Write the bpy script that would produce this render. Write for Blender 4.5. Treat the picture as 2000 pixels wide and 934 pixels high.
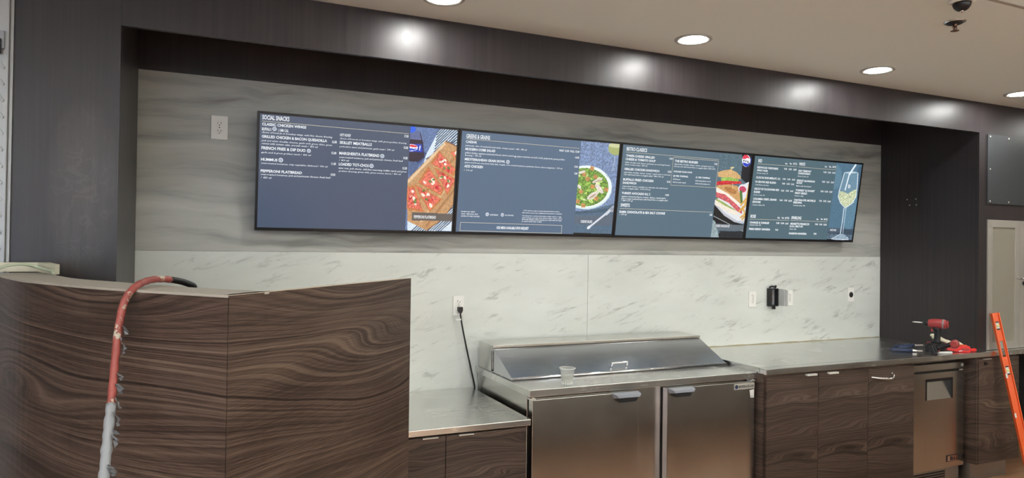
import bpy, bmesh, math, random
import numpy as np
from mathutils import Vector, Matrix

for o in list(bpy.data.objects):
    bpy.data.objects.remove(o, do_unlink=True)
S = bpy.context.scene
C = S.collection
PI = math.pi

# ------------------------------------------------------------------ camera, world, exposure
CAM = (-0.2303, -3.8568, 1.598)
YAW, PITCH, ROLL, FPX = 0.4188, 0.0104, 0.0135, 1346.8
_f = Vector((math.sin(YAW)*math.cos(PITCH), math.cos(YAW)*math.cos(PITCH), math.sin(PITCH)))
_r = Vector((math.cos(YAW), -math.sin(YAW), 0)); _u = _r.cross(_f)
_r2 = _r*math.cos(ROLL) + _u*math.sin(ROLL); _u2 = -_r*math.sin(ROLL) + _u*math.cos(ROLL)
cam = bpy.data.cameras.new('camera'); camo = bpy.data.objects.new('camera', cam); C.objects.link(camo)
m = Matrix((_r2, _u2, -_f)).transposed().to_4x4(); m.translation = CAM
camo.matrix_world = m
cam.sensor_width = 36; cam.lens = FPX*36/2000; cam.clip_start = .02; cam.clip_end = 60
S.camera = camo
S.view_settings.view_transform = 'Standard'; S.view_settings.look = 'None'
S.view_settings.exposure = 0.0; S.view_settings.gamma = 1.0; S.view_settings.use_curve_mapping = False
w = bpy.data.worlds.new('world'); S.world = w; w.use_nodes = True
w.node_tree.nodes['Background'].inputs[0].default_value = (.8, .86, 1, 1)
w.node_tree.nodes['Background'].inputs[1].default_value = .15

LAMP = 205.0          # emission of the downlight diffusers
UPLIGHT = 33.0       # upward faces of two unseen linear lights, added to brighten the ceiling
WINDOW = 1.3         # glow of the unseen windows added to the far wall

# ---- menu board contents, in metres on each screen
MENU_TEXT = {0: [(0.024, 0.567, 0.131, 0.0212, 'SOCIAL SNACKS', 'H'), (0.024, 0.5368, 0.216, 0.0131, 'CLASSIC CHICKEN WINGS', 'B'), (0.024, 0.475, 0.323, 0.0131, 'GRILLED CHICKEN & BACON QUESADILLA', 'B'), (0.024, 0.4164, 0.216, 0.0142, 'FRENCH FRIES & DIP DUO', 'B'), (0.023, 0.3587, 0.08, 0.0132, 'HUMMUS', 'B'), (0.023, 0.3002, 0.203, 0.0131, 'PEPPERONI FLATBREAD', 'B'), (0.413, 0.472, 0.171, 0.0141, 'SKILLET MEATBALLS', 'B'), (0.413, 0.4154, 0.215, 0.0142, 'MARGHERITA FLATBREAD', 'B'), (0.413, 0.3577, 0.16, 0.0142, 'LOADED TOT-CHOS', 'B'), (0.024, 0.5115, 0.045, 0.0141, 'BUFFALO', 'H'), (0.102, 0.5115, 0.051, 0.0131, '| 1080 CAL', 'H'), (0.413, 0.5115, 0.058, 0.0141, 'HOT HONEY', 'H'), (0.024, 0.4983, 0.35, 0.0091, 'choice of bone-in or boneless wings, with blue cheese dressing', 'd'), (0.023, 0.4569, 0.351, 0.008, 'jack and white cheddar cheeses, garlic aioli, green chiles, green', 'd'), (0.024, 0.4417, 0.278, 0.0091, 'onions with tomato salsa, avocado mash /  850 cal', 'd'), (0.023, 0.3972, 0.246, 0.008, 'garlic aioli & green goddess ranch /  860 cal', 'd'), (0.024, 0.3426, 0.332, 0.0081, 'oven-roasted tomatoes, crisp vegetables, flatbread /  700 cal', 'd'), (0.023, 0.2849, 0.35, 0.0092, 'oven-roasted tomatoes, jack and parmesan cheeses, fresh basil', 'd'), (0.024, 0.2688, 0.053, 0.009, '/  820 cal', 'd'), (0.413, 0.4963, 0.362, 0.0081, 'choice of bone-in or boneless wings, with green goddess dressing', 'd'), (0.413, 0.4538, 0.295, 0.0091, 'pomodoro sauce and parmesan, garlic toast /  690 cal', 'd'), (0.413, 0.3972, 0.347, 0.009, 'oven-roasted tomatoes, jack and parmesan cheeses, fresh basil', 'd'), (0.413, 0.3811, 0.053, 0.009, '/  810 cal', 'd'), (0.413, 0.3395, 0.371, 0.0092, 'tater tots, jack cheese, chili-lime seasoning, buffalo ranch and green', 'd'), (0.413, 0.3243, 0.34, 0.0081, 'goddess dressing, green chile, green onions, bacon /  860 cal', 'd'), (0.374, 0.472, 0.024, 0.0131, '16.00', 'H'), (0.373, 0.4144, 0.025, 0.0121, '12.00', 'H'), (0.374, 0.3577, 0.024, 0.0122, '11.00', 'H'), (0.374, 0.3002, 0.023, 0.012, '15.00', 'H'), (0.761, 0.5317, 0.023, 0.0131, '17.00', 'H'), (0.761, 0.469, 0.024, 0.0132, '15.00', 'H'), (0.761, 0.4123, 0.024, 0.0132, '14.00', 'H'), (0.76, 0.3557, 0.025, 0.0132, '13.50', 'H'), (0.84, 0.0868, 0.129, 0.0161, 'PEPPERONI FLATBREAD', 'P')], 1: [(0.041, 0.556, 0.145, 0.0222, 'GREENS & GRAINS', 'H'), (0.04, 0.5286, 0.068, 0.0131, 'CAESAR', 'B'), (0.04, 0.4871, 0.185, 0.0132, 'MODERN COBB SALAD', 'B'), (0.04, 0.4296, 0.252, 0.0131, 'MEDITERRANEAN GRAIN BOWL', 'B'), (0.04, 0.3891, 0.114, 0.0142, 'ADD CHICKEN', 'B'), (0.039, 0.5095, 0.387, 0.009, 'parmesan, olive oil toasted breadcrumbs, creamy caesar /  380 - 780 cal', 'd'), (0.039, 0.4679, 0.646, 0.0102, 'grilled chicken, applewood-smoked bacon, hard-cooked egg, grape tomatoes, avocado ranch, gorgonzola, green goddess', 'd'), (0.039, 0.4538, 0.101, 0.0091, 'dressing /  750 cal', 'd'), (0.04, 0.4133, 0.634, 0.0092, 'quinoa and brown rice blend, baby kale, arugula, oven roasted tomatoes, parmesan cheese, lemon vinaigrette /  590 cal', 'd'), (0.039, 0.3689, 0.053, 0.009, '/  110 cal', 'd'), (0.643, 0.5205, 0.139, 0.0122, 'HALF 12.00  FULL 15.00', 'H'), (0.756, 0.4851, 0.028, 0.0122, '16.00', 'H'), (0.756, 0.4286, 0.024, 0.012, '15.00', 'H'), (0.76, 0.387, 0.021, 0.0122, '5.00', 'H'), (0.038, 0.1302, 0.087, 0.007, 'WE PROUDLY SERVE', 'd'), (0.039, 0.117, 0.105, 0.0071, 'CAGE - FREE EGGS, AND', 'd'), (0.039, 0.1039, 0.116, 0.007, 'ANTIBIOTIC FREE CHICKEN', 'd'), (0.219, 0.116, 0.052, 0.0081, 'VEGETARIAN', 'd'), (0.316, 0.117, 0.056, 0.0071, 'GLUTEN-FREE', 'd'), (0.433, 0.1494, 0.245, 0.0071, '2,000 calories a day is used for general nutrition advice,', 'd'), (0.428, 0.1363, 0.269, 0.007, 'but calorie needs vary. Additional information is available', 'd'), (0.428, 0.118, 0.267, 0.0072, 'Consuming raw or undercooked meats, poultry, seafood, or eggs', 'd'), (0.428, 0.106, 0.274, 0.0071, 'may increase your risk of foodborne illness. Please tell us', 'd'), (0.428, 0.0948, 0.27, 0.0081, 'about any allergies before placing your order with our team', 'd'), (0.428, 0.0836, 0.135, 0.0082, 'as menu items may contain', 'd'), (0.268, 0.0373, 0.21, 0.0151, 'KIDS MENU AVAILABLE UPON REQUEST', 'H'), (0.834, 0.0897, 0.082, 0.0163, 'CAESAR SALAD', 'P')], 2: [(0.041, 0.559, 0.155, 0.0212, 'BISTRO CLASSICS', 'H'), (0.035, 0.201, 0.069, 0.0203, 'SWEETS', 'H'), (0.041, 0.5205, 0.22, 0.0132, 'THREE-CHEESE GRILLED', 'B'), (0.04, 0.4983, 0.229, 0.0132, 'CHEESE & TOMATO SOUP', 'B'), (0.038, 0.4357, 0.268, 0.0131, 'GRILLED CHICKEN SANDWICH', 'B'), (0.036, 0.3689, 0.232, 0.0141, 'BUFFALO FRIED CHICKEN', 'B'), (0.035, 0.3477, 0.102, 0.0131, 'SANDWICH', 'B'), (0.035, 0.2819, 0.222, 0.0132, 'TURKEY AVOCADO B.L.T.', 'B'), (0.031, 0.1606, 0.355, 0.0141, 'DARK CHOCOLATE & SEA SALT COOKIE', 'B'), (0.421, 0.5095, 0.19, 0.0141, 'THE BISTRO BURGER', 'B'), (0.039, 0.4801, 0.345, 0.0092, 'white cheddar, jack cheese, parmesan on sourdough bread,', 'd'), (0.038, 0.4659, 0.172, 0.0091, 'classic tomato soup /  860 cal', 'd'), (0.037, 0.4174, 0.361, 0.0091, 'aged white cheddar, lettuce, tomato + garlic aioli on a brioche', 'd'), (0.037, 0.4023, 0.308, 0.01, 'roll, with french fries or arugula salad /  880-1100 cal', 'd'), (0.036, 0.3285, 0.35, 0.009, 'pepperjack cheese, coleslaw on a brioche roll, with french', 'd'), (0.035, 0.3143, 0.216, 0.0091, 'fries or arugula salad /  1170-1190 cal', 'd'), (0.036, 0.2627, 0.344, 0.01, 'applewood-smoked bacon, tomato, lettuce, roasted garlic', 'd'), (0.034, 0.2485, 0.363, 0.0101, 'aioli on texas toasted bread, with french fries or arugula salad', 'd'), (0.034, 0.2354, 0.09, 0.01, '/  880-1110 cal', 'd'), (0.033, 0.1464, 0.054, 0.0101, '/  390 cal', 'd'), (0.42, 0.4922, 0.329, 0.0091, 'Aged white cheddar, lettuce, tomato and garlic aioli on a', 'd'), (0.42, 0.4771, 0.341, 0.009, 'brioche roll, with french fries or arugula salad / 1250-1500', 'd'), (0.42, 0.3921, 0.06, 0.0102, 'Add bacon', 'd'), (0.603, 0.3911, 0.131, 0.01, 'Add caramelized onions', 'd'), (0.419, 0.3729, 0.109, 0.0101, 'Add avocado mash', 'd'), (0.604, 0.3729, 0.127, 0.0092, 'Add pickled jalapenos', 'd'), (0.42, 0.4427, 0.149, 0.0101, 'CHOOSE YOUR OWN', 'B'), (0.421, 0.4133, 0.119, 0.0102, '$2 PER TOPPING', 'B'), (0.605, 0.4133, 0.119, 0.0102, '$1 PER TOPPING', 'B'), (0.376, 0.5225, 0.026, 0.0121, '14.50', 'H'), (0.374, 0.4366, 0.027, 0.0132, '15.50', 'H'), (0.375, 0.3709, 0.026, 0.0121, '15.00', 'H'), (0.373, 0.2839, 0.028, 0.0122, '16.00', 'H'), (0.755, 0.1635, 0.022, 0.0142, '5.00', 'H'), (0.747, 0.5095, 0.026, 0.013, '17.00', 'H'), (0.818, 0.0877, 0.123, 0.0162, 'TURKEY AVOCADO BLT', 'P')], 3: [(0.049, 0.5519, 0.034, 0.0212, 'RED', 'H'), (0.299, 0.5519, 0.02, 0.0122, '6oz', 'H'), (0.341, 0.5539, 0.019, 0.0121, '9oz', 'H'), (0.374, 0.5539, 0.037, 0.0131, 'BOTTLE', 'H'), (0.431, 0.5519, 0.058, 0.0212, 'WHITE', 'H'), (0.686, 0.5529, 0.021, 0.0122, '6oz', 'H'), (0.729, 0.5539, 0.021, 0.0131, '9oz', 'H'), (0.763, 0.5539, 0.036, 0.0131, 'BOTTLE', 'H'), (0.037, 0.1616, 0.048, 0.0212, 'ROSE', 'H'), (0.288, 0.1626, 0.023, 0.0131, '6oz', 'H'), (0.328, 0.1626, 0.023, 0.0121, '9oz', 'H'), (0.361, 0.1616, 0.04, 0.0131, 'BOTTLE', 'H'), (0.421, 0.1616, 0.097, 0.0212, 'SPARKLING', 'H'), (0.671, 0.1626, 0.019, 0.0131, '6oz', 'H'), (0.713, 0.1635, 0.021, 0.0132, '9oz', 'H'), (0.745, 0.1626, 0.038, 0.0131, 'BOTTLE', 'H'), (0.046, 0.5095, 0.192, 0.0131, 'REDWOOD VINEYARDS', 'B'), (0.048, 0.4893, 0.097, 0.012, 'PINOT NOIR', 'B'), (0.046, 0.4396, 0.224, 0.0132, 'CLOS DU BOIS MERLOT, CA', 'B'), (0.045, 0.4093, 0.19, 0.0132, '14 CROWS RED BLEND', 'B'), (0.043, 0.3597, 0.228, 0.0132, 'DECOY BY DUCKHORN RED', 'B'), (0.042, 0.3375, 0.056, 0.0132, 'BLEND', 'B'), (0.042, 0.289, 0.217, 0.0131, 'COLUMBIA CREST, GRAND', 'B'), (0.041, 0.2668, 0.072, 0.0131, 'ESTATES', 'B'), (0.432, 0.5074, 0.125, 0.0131, 'SAN "SIMEON"', 'B'), (0.432, 0.4893, 0.121, 0.0131, 'CHARDONNAY', 'B'), (0.43, 0.4366, 0.175, 0.0132, 'FRENZY SAUVIGNON', 'B'), (0.429, 0.4204, 0.056, 0.0131, 'BLANC', 'B'), (0.428, 0.3668, 0.188, 0.0131, 'TORRESI "LE ROSSE"', 'B'), (0.426, 0.3456, 0.118, 0.0141, 'PINOT GRIGIO', 'B'), (0.424, 0.2961, 0.213, 0.0131, 'CHATEAU STE. MICHELLE', 'B'), (0.422, 0.2778, 0.081, 0.0132, 'RIESLING', 'B'), (0.036, 0.1211, 0.179, 0.0132, 'CHARLES & CHARLES', 'B'), (0.036, 0.0746, 0.197, 0.0131, 'FRESH BERRY SANGRIA', 'B'), (0.42, 0.1211, 0.185, 0.0142, 'MIONETTO PROSECCO', 'B'), (0.416, 0.1029, 0.129, 0.0131, 'D.O.C. BRUT NV', 'B'), (0.416, 0.0503, 0.174, 0.0131, 'PASSION SANGRIA', 'B'), (0.045, 0.473, 0.103, 0.008, 'Sonoma County, CA', 'd'), (0.045, 0.3911, 0.124, 0.0081, 'South Eastern Australia', 'd'), (0.041, 0.3193, 0.102, 0.0082, 'Sonoma County, CA', 'd'), (0.041, 0.2485, 0.113, 0.0081, 'Columbia Valley, WA', 'd'), (0.431, 0.471, 0.104, 0.0091, 'Sonoma County, CA', 'd'), (0.428, 0.4002, 0.148, 0.0091, 'Marlborough, New Zealand', 'd'), (0.426, 0.3285, 0.087, 0.009, 'Veneto, Italy', 'd'), (0.423, 0.2586, 0.116, 0.0092, 'Columbia Valley, WA', 'd'), (0.036, 0.106, 0.105, 0.009, 'Columbia Valley, WA', 'd'), (0.416, 0.0848, 0.067, 0.009, 'Treviso, Italy', 'd'), (0.294, 0.5134, 0.027, 0.0122, '9.00', 'H'), (0.338, 0.5134, 0.028, 0.0122, '13.00', 'H'), (0.382, 0.5134, 0.03, 0.0122, '36.00', 'H'), (0.291, 0.4417, 0.029, 0.0111, '9.00', 'H'), (0.336, 0.4417, 0.029, 0.0111, '13.00', 'H'), (0.381, 0.4416, 0.029, 0.0112, '36.00', 'H'), (0.292, 0.4084, 0.027, 0.012, '9.00', 'H'), (0.335, 0.4084, 0.029, 0.012, '13.00', 'H'), (0.377, 0.4084, 0.03, 0.011, '36.00', 'H'), (0.29, 0.3577, 0.028, 0.0122, '9.00', 'H'), (0.335, 0.3587, 0.028, 0.0122, '13.00', 'H'), (0.377, 0.3587, 0.029, 0.0112, '36.00', 'H'), (0.287, 0.289, 0.028, 0.0112, '9.00', 'H'), (0.331, 0.289, 0.029, 0.0122, '13.00', 'H'), (0.372, 0.288, 0.033, 0.012, '36.00', 'H'), (0.68, 0.5115, 0.029, 0.0121, '9.00', 'H'), (0.724, 0.5115, 0.03, 0.0121, '13.00', 'H'), (0.768, 0.5124, 0.032, 0.0112, '36.00', 'H'), (0.677, 0.4406, 0.03, 0.0122, '9.00', 'H'), (0.722, 0.4406, 0.029, 0.0122, '13.00', 'H'), (0.767, 0.4406, 0.03, 0.0122, '36.00', 'H'), (0.674, 0.3699, 0.03, 0.0122, '9.00', 'H'), (0.716, 0.3699, 0.034, 0.0122, '13.00', 'H'), (0.764, 0.3699, 0.03, 0.0122, '36.00', 'H'), (0.673, 0.299, 0.027, 0.0122, '9.00', 'H'), (0.715, 0.299, 0.03, 0.0122, '13.00', 'H'), (0.758, 0.298, 0.032, 0.0122, '36.00', 'H'), (0.282, 0.1231, 0.03, 0.0122, '9.00', 'H'), (0.325, 0.1231, 0.032, 0.0122, '13.00', 'H'), (0.369, 0.1221, 0.03, 0.0122, '36.00', 'H'), (0.662, 0.1241, 0.029, 0.0122, '9.00', 'H'), (0.705, 0.1241, 0.029, 0.0122, '13.00', 'H'), (0.748, 0.1231, 0.032, 0.0132, '36.00', 'H'), (0.28, 0.0746, 0.028, 0.0112, '9.00', 'H'), (0.659, 0.0524, 0.029, 0.0131, '9.00', 'H'), (0.821, 0.0836, 0.065, 0.0142, 'WHITE WINE', 'P'), (0.951, 0.4123, 0.024, 0.0263, 'B', 'P')]}
MENU_LINES = {0: [[(0.024, 0.558), (0.785, 0.5529)]], 1: [[(0.039, 0.5509), (0.78, 0.5478)], [(0.04, 0.0706), (0.703, 0.0685), (0.705, 0.019), (0.038, 0.022), (0.04, 0.0706)]], 2: [[(0.039, 0.5488), (0.783, 0.5478)], [(0.032, 0.1889), (0.778, 0.1879)], [(0.408, 0.5387), (0.783, 0.5378), (0.781, 0.3567), (0.408, 0.3567), (0.408, 0.5387)]], 3: [[(0.047, 0.5407), (0.412, 0.5417)], [(0.428, 0.5407), (0.801, 0.5407)], [(0.033, 0.1504), (0.403, 0.1515)], [(0.418, 0.1525), (0.782, 0.1504)]]}
MENU_ICONS = {0: [(0.084, 0.5226, 0.0101), (0.257, 0.4235, 0.01), (0.119, 0.3668, 0.0111), (0.644, 0.4215, 0.011), (0.588, 0.3648, 0.0112)], 1: [(0.31, 0.4357, 0.011), (0.202, 0.1221, 0.0102), (0.299, 0.1221, 0.0102)]}
PHOTOS = {
 0: [
  ((98, 120, 164),0.18,[(0.748,0.618),(1.116,0.649),(1.162,0.011),(0.771,0.018)]),
  ((80, 100, 140),0.15,[(0.797,0.405),(0.854,0.397),(0.839,0.335),(0.802,0.32)]),
  ((60, 80, 130),0.1,[(0.869,0.471),(0.899,0.449),(0.854,0.391),(0.835,0.395)]),
  ((215, 228, 238),0.05,[(0.966,0.606),(1.092,0.616),(1.133,0.02),(0.807,0.014),(0.803,0.082),(0.889,0.442)]),
  ((66, 86, 116),0,[(0.95,0.572),(1.087,0.727),(1.082,0.731),(0.945,0.575)]),
  ((66, 86, 116),0,[(0.948,0.556),(1.088,0.711),(1.083,0.715),(0.943,0.56)]),
  ((66, 86, 116),0,[(0.946,0.54),(1.089,0.695),(1.084,0.699),(0.941,0.544)]),
  ((66, 86, 116),0,[(0.945,0.524),(1.09,0.679),(1.085,0.683),(0.94,0.528)]),
  ((66, 86, 116),0,[(0.943,0.507),(1.091,0.663),(1.086,0.667),(0.938,0.511)]),
  ((66, 86, 116),0,[(0.941,0.492),(1.092,0.648),(1.087,0.652),(0.936,0.496)]),
  ((66, 86, 116),0,[(0.939,0.476),(1.093,0.632),(1.088,0.636),(0.935,0.48)]),
  ((66, 86, 116),0,[(0.938,0.46),(1.094,0.616),(1.089,0.62),(0.933,0.464)]),
  ((66, 86, 116),0,[(0.936,0.444),(1.095,0.599),(1.09,0.604),(0.932,0.448)]),
  ((66, 86, 116),0,[(0.934,0.427),(1.096,0.583),(1.092,0.588),(0.93,0.431)]),
  ((66, 86, 116),0,[(0.933,0.411),(1.097,0.568),(1.093,0.572),(0.928,0.415)]),
  ((66, 86, 116),0,[(0.893,0.417),(1.097,0.561),(1.093,0.565),(0.889,0.422)]),
  ((66, 86, 116),0,[(0.894,0.401),(1.098,0.545),(1.095,0.55),(0.89,0.406)]),
  ((66, 86, 116),0,[(0.895,0.386),(1.1,0.529),(1.096,0.534),(0.891,0.39)]),
  ((66, 86, 116),0,[(0.895,0.37),(1.101,0.512),(1.097,0.517),(0.892,0.375)]),
  ((66, 86, 116),0,[(0.896,0.354),(1.102,0.496),(1.098,0.501),(0.893,0.359)]),
  ((66, 86, 116),0,[(0.897,0.338),(1.103,0.48),(1.099,0.485),(0.894,0.343)]),
  ((66, 86, 116),0,[(0.898,0.322),(1.104,0.464),(1.1,0.469),(0.895,0.328)]),
  ((66, 86, 116),0,[(0.899,0.306),(1.105,0.448),(1.101,0.453),(0.896,0.311)]),
  ((66, 86, 116),0,[(0.9,0.29),(1.106,0.431),(1.102,0.437),(0.897,0.295)]),
  ((66, 86, 116),0,[(0.901,0.274),(1.107,0.415),(1.103,0.42),(0.898,0.279)]),
  ((66, 86, 116),0,[(0.902,0.259),(1.108,0.399),(1.105,0.404),(0.898,0.263)]),
  ((66, 86, 116),0,[(0.903,0.242),(1.11,0.383),(1.106,0.388),(0.899,0.248)]),
  ((66, 86, 116),0,[(0.904,0.226),(1.111,0.367),(1.107,0.372),(0.9,0.231)]),
  ((66, 86, 116),0,[(0.905,0.21),(1.112,0.351),(1.108,0.356),(0.901,0.215)]),
  ((66, 86, 116),0,[(0.906,0.194),(1.113,0.335),(1.109,0.34),(0.902,0.199)]),
  ((66, 86, 116),0,[(0.834,0.012),(0.992,0.167),(0.988,0.171),(0.83,0.016)]),
  ((66, 86, 116),0,[(0.849,0.012),(1.008,0.168),(1.004,0.172),(0.845,0.016)]),
  ((66, 86, 116),0,[(0.865,0.013),(1.024,0.168),(1.019,0.172),(0.86,0.017)]),
  ((66, 86, 116),0,[(0.88,0.013),(1.039,0.169),(1.035,0.173),(0.876,0.017)]),
  ((66, 86, 116),0,[(0.895,0.013),(1.055,0.169),(1.051,0.173),(0.891,0.017)]),
  ((66, 86, 116),0,[(0.911,0.014),(1.071,0.17),(1.067,0.174),(0.907,0.018)]),
  ((66, 86, 116),0,[(0.926,0.014),(1.087,0.17),(1.083,0.174),(0.922,0.018)]),
  ((66, 86, 116),0,[(0.942,0.014),(1.103,0.171),(1.099,0.175),(0.938,0.018)]),
  ((66, 86, 116),0,[(0.957,0.015),(1.119,0.172),(1.115,0.176),(0.953,0.019)]),
  ((66, 86, 116),0,[(0.973,0.015),(1.135,0.172),(1.131,0.176),(0.969,0.019)]),
  ((66, 86, 116),0,[(0.989,0.015),(1.151,0.173),(1.147,0.177),(0.984,0.019)]),
  ((66, 86, 116),0,[(1.004,0.016),(1.167,0.173),(1.163,0.177),(1.0,0.02)]),
  ((196, 150, 105),0.12,[(0.999,0.53),(1.1,0.493),(1.117,0.243),(1.009,0.085),(0.918,0.019),(0.804,0.07),(0.791,0.302)]),
  ((226, 196, 158),0.08,[(0.992,0.52),(0.786,0.288),(0.797,0.279),(1.003,0.512)]),
  ((178, 128, 84),0.08,[(1.088,0.49),(0.808,0.129),(0.819,0.121),(1.1,0.482)]),
  ((214, 178, 136),0.08,[(1.101,0.391),(0.874,0.069),(0.886,0.061),(1.114,0.383)]),
  ((172, 124, 82),0.08,[(1.106,0.322),(0.908,0.045),(0.919,0.037),(1.118,0.314)]),
  ((120, 80, 55),0,[(0.998,0.526),(1.099,0.49),(1.101,0.495),(1.001,0.532)]),
  ((140, 98, 66),0,[(1.115,0.244),(1.006,0.086),(1.011,0.083),(1.12,0.241)]),
  ((140, 98, 66),0,[(1.007,0.087),(0.916,0.021),(0.92,0.017),(1.01,0.082)]),
  ((196, 120, 66),0.15,[(0.964,0.474),(0.918,0.397),(1.058,0.335),(1.075,0.37)]),
  ((222, 112, 92),0.3,[(0.97,0.462),(0.931,0.397),(1.049,0.344),(1.064,0.374)]),
  ((206, 58, 62),0.15,[(0.979,0.417),(0.975,0.421),(0.975,0.426),(0.979,0.43),(0.985,0.43),(0.988,0.426),(0.988,0.42),(0.984,0.417)]),
  ((244, 228, 210),0.15,[(1.014,0.416),(1.009,0.413),(1.0,0.414),(0.994,0.419),(0.992,0.425),(0.998,0.429),(1.006,0.427),(1.013,0.421)]),
  ((200, 48, 56),0.15,[(1.0,0.398),(0.993,0.399),(0.986,0.406),(0.985,0.415),(0.989,0.421),(0.996,0.42),(1.003,0.413),(1.004,0.404)]),
  ((250, 236, 220),0.15,[(0.981,0.41),(0.981,0.415),(0.986,0.42),(0.992,0.421),(0.997,0.418),(0.997,0.413),(0.993,0.408),(0.986,0.407)]),
  ((214, 80, 70),0.15,[(0.973,0.378),(0.971,0.383),(0.973,0.39),(0.979,0.395),(0.985,0.395),(0.987,0.39),(0.984,0.383),(0.979,0.378)]),
  ((206, 58, 62),0.15,[(1.003,0.397),(0.998,0.396),(0.992,0.399),(0.987,0.405),(0.987,0.409),(0.992,0.41),(0.999,0.407),(1.003,0.402)]),
  ((244, 228, 210),0.15,[(0.984,0.408),(0.981,0.405),(0.975,0.405),(0.97,0.408),(0.969,0.413),(0.973,0.415),(0.979,0.415),(0.984,0.412)]),
  ((200, 48, 56),0.15,[(1.028,0.354),(1.022,0.356),(1.018,0.365),(1.019,0.374),(1.025,0.378),(1.031,0.375),(1.035,0.367),(1.034,0.358)]),
  ((250, 236, 220),0.15,[(0.999,0.394),(0.996,0.4),(0.999,0.405),(1.005,0.407),(1.011,0.405),(1.013,0.399),(1.011,0.393),(1.004,0.391)]),
  ((96, 134, 58),0.2,[(1.036,0.375),(1.031,0.372),(1.024,0.374),(1.019,0.379),(1.019,0.384),(1.023,0.386),(1.03,0.385),(1.036,0.38)]),
  ((96, 134, 58),0.2,[(1.008,0.371),(1.003,0.369),(0.996,0.373),(0.993,0.379),(0.994,0.384),(1.0,0.385),(1.006,0.381),(1.009,0.376)]),
  ((196, 120, 66),0.15,[(0.941,0.378),(1.082,0.317),(1.029,0.22)]),
  ((222, 112, 92),0.3,[(0.953,0.366),(1.072,0.315),(1.027,0.234)]),
  ((206, 58, 62),0.15,[(1.026,0.316),(1.021,0.317),(1.018,0.321),(1.018,0.326),(1.022,0.33),(1.027,0.329),(1.03,0.324),(1.03,0.319)]),
  ((244, 228, 210),0.15,[(1.014,0.312),(1.009,0.314),(1.004,0.32),(1.002,0.329),(1.004,0.332),(1.009,0.331),(1.014,0.324),(1.016,0.317)]),
  ((200, 48, 56),0.15,[(0.988,0.334),(0.99,0.34),(0.996,0.344),(1.004,0.343),(1.008,0.339),(1.006,0.333),(1.0,0.329),(0.993,0.329)]),
  ((250, 236, 220),0.15,[(1.026,0.266),(1.022,0.271),(1.023,0.279),(1.027,0.286),(1.033,0.287),(1.037,0.283),(1.036,0.275),(1.031,0.268)]),
  ((214, 80, 70),0.15,[(1.046,0.306),(1.039,0.306),(1.032,0.311),(1.031,0.319),(1.035,0.325),(1.043,0.325),(1.049,0.32),(1.05,0.311)]),
  ((206, 58, 62),0.15,[(0.998,0.331),(0.991,0.332),(0.987,0.338),(0.987,0.346),(0.992,0.35),(0.999,0.349),(1.004,0.344),(1.003,0.336)]),
  ((244, 228, 210),0.15,[(1.04,0.3),(1.034,0.297),(1.029,0.299),(1.026,0.304),(1.028,0.309),(1.033,0.312),(1.039,0.31),(1.042,0.305)]),
  ((200, 48, 56),0.15,[(1.017,0.277),(1.014,0.281),(1.014,0.288),(1.018,0.295),(1.023,0.296),(1.026,0.292),(1.026,0.285),(1.022,0.278)]),
  ((250, 236, 220),0.15,[(0.977,0.317),(0.977,0.323),(0.983,0.33),(0.992,0.335),(0.998,0.332),(0.998,0.326),(0.992,0.319),(0.984,0.315)]),
  ((96, 134, 58),0.2,[(0.982,0.322),(0.982,0.329),(0.987,0.332),(0.994,0.335),(0.999,0.331),(0.999,0.326),(0.994,0.321),(0.987,0.32)]),
  ((96, 134, 58),0.2,[(1.033,0.298),(1.027,0.299),(1.023,0.305),(1.023,0.311),(1.026,0.315),(1.031,0.314),(1.035,0.309),(1.036,0.302)]),
  ((196, 120, 66),0.15,[(0.906,0.382),(0.851,0.287),(0.993,0.219),(1.007,0.257)]),
  ((222, 112, 92),0.3,[(0.911,0.367),(0.865,0.287),(0.985,0.229),(0.996,0.262)]),
  ((206, 58, 62),0.15,[(0.97,0.261),(0.967,0.258),(0.96,0.258),(0.954,0.26),(0.952,0.265),(0.956,0.268),(0.962,0.269),(0.968,0.266)]),
  ((244, 228, 210),0.15,[(0.899,0.283),(0.893,0.281),(0.886,0.285),(0.882,0.292),(0.883,0.298),(0.889,0.299),(0.896,0.295),(0.9,0.289)]),
  ((200, 48, 56),0.15,[(0.969,0.252),(0.965,0.256),(0.965,0.261),(0.969,0.265),(0.975,0.264),(0.979,0.261),(0.979,0.256),(0.975,0.252)]),
  ((250, 236, 220),0.15,[(0.938,0.277),(0.931,0.28),(0.928,0.287),(0.93,0.294),(0.935,0.298),(0.942,0.295),(0.945,0.288),(0.943,0.281)]),
  ((214, 80, 70),0.15,[(0.954,0.265),(0.954,0.272),(0.96,0.28),(0.969,0.283),(0.977,0.28),(0.977,0.272),(0.971,0.265),(0.961,0.262)]),
  ((206, 58, 62),0.15,[(0.934,0.288),(0.928,0.29),(0.925,0.296),(0.927,0.303),(0.932,0.306),(0.938,0.304),(0.941,0.297),(0.939,0.291)]),
  ((244, 228, 210),0.15,[(0.948,0.285),(0.94,0.285),(0.934,0.291),(0.934,0.298),(0.938,0.304),(0.946,0.304),(0.951,0.299),(0.952,0.291)]),
  ((200, 48, 56),0.15,[(0.955,0.26),(0.953,0.266),(0.957,0.273),(0.964,0.275),(0.971,0.272),(0.973,0.265),(0.969,0.258),(0.962,0.256)]),
  ((250, 236, 220),0.15,[(0.927,0.305),(0.927,0.311),(0.933,0.316),(0.941,0.317),(0.947,0.313),(0.946,0.306),(0.94,0.302),(0.932,0.301)]),
  ((96, 134, 58),0.2,[(0.931,0.292),(0.926,0.29),(0.919,0.293),(0.915,0.298),(0.915,0.303),(0.92,0.305),(0.927,0.302),(0.931,0.297)]),
  ((96, 134, 58),0.2,[(0.952,0.306),(0.948,0.302),(0.941,0.302),(0.935,0.305),(0.933,0.31),(0.937,0.313),(0.944,0.314),(0.95,0.31)]),
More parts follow.
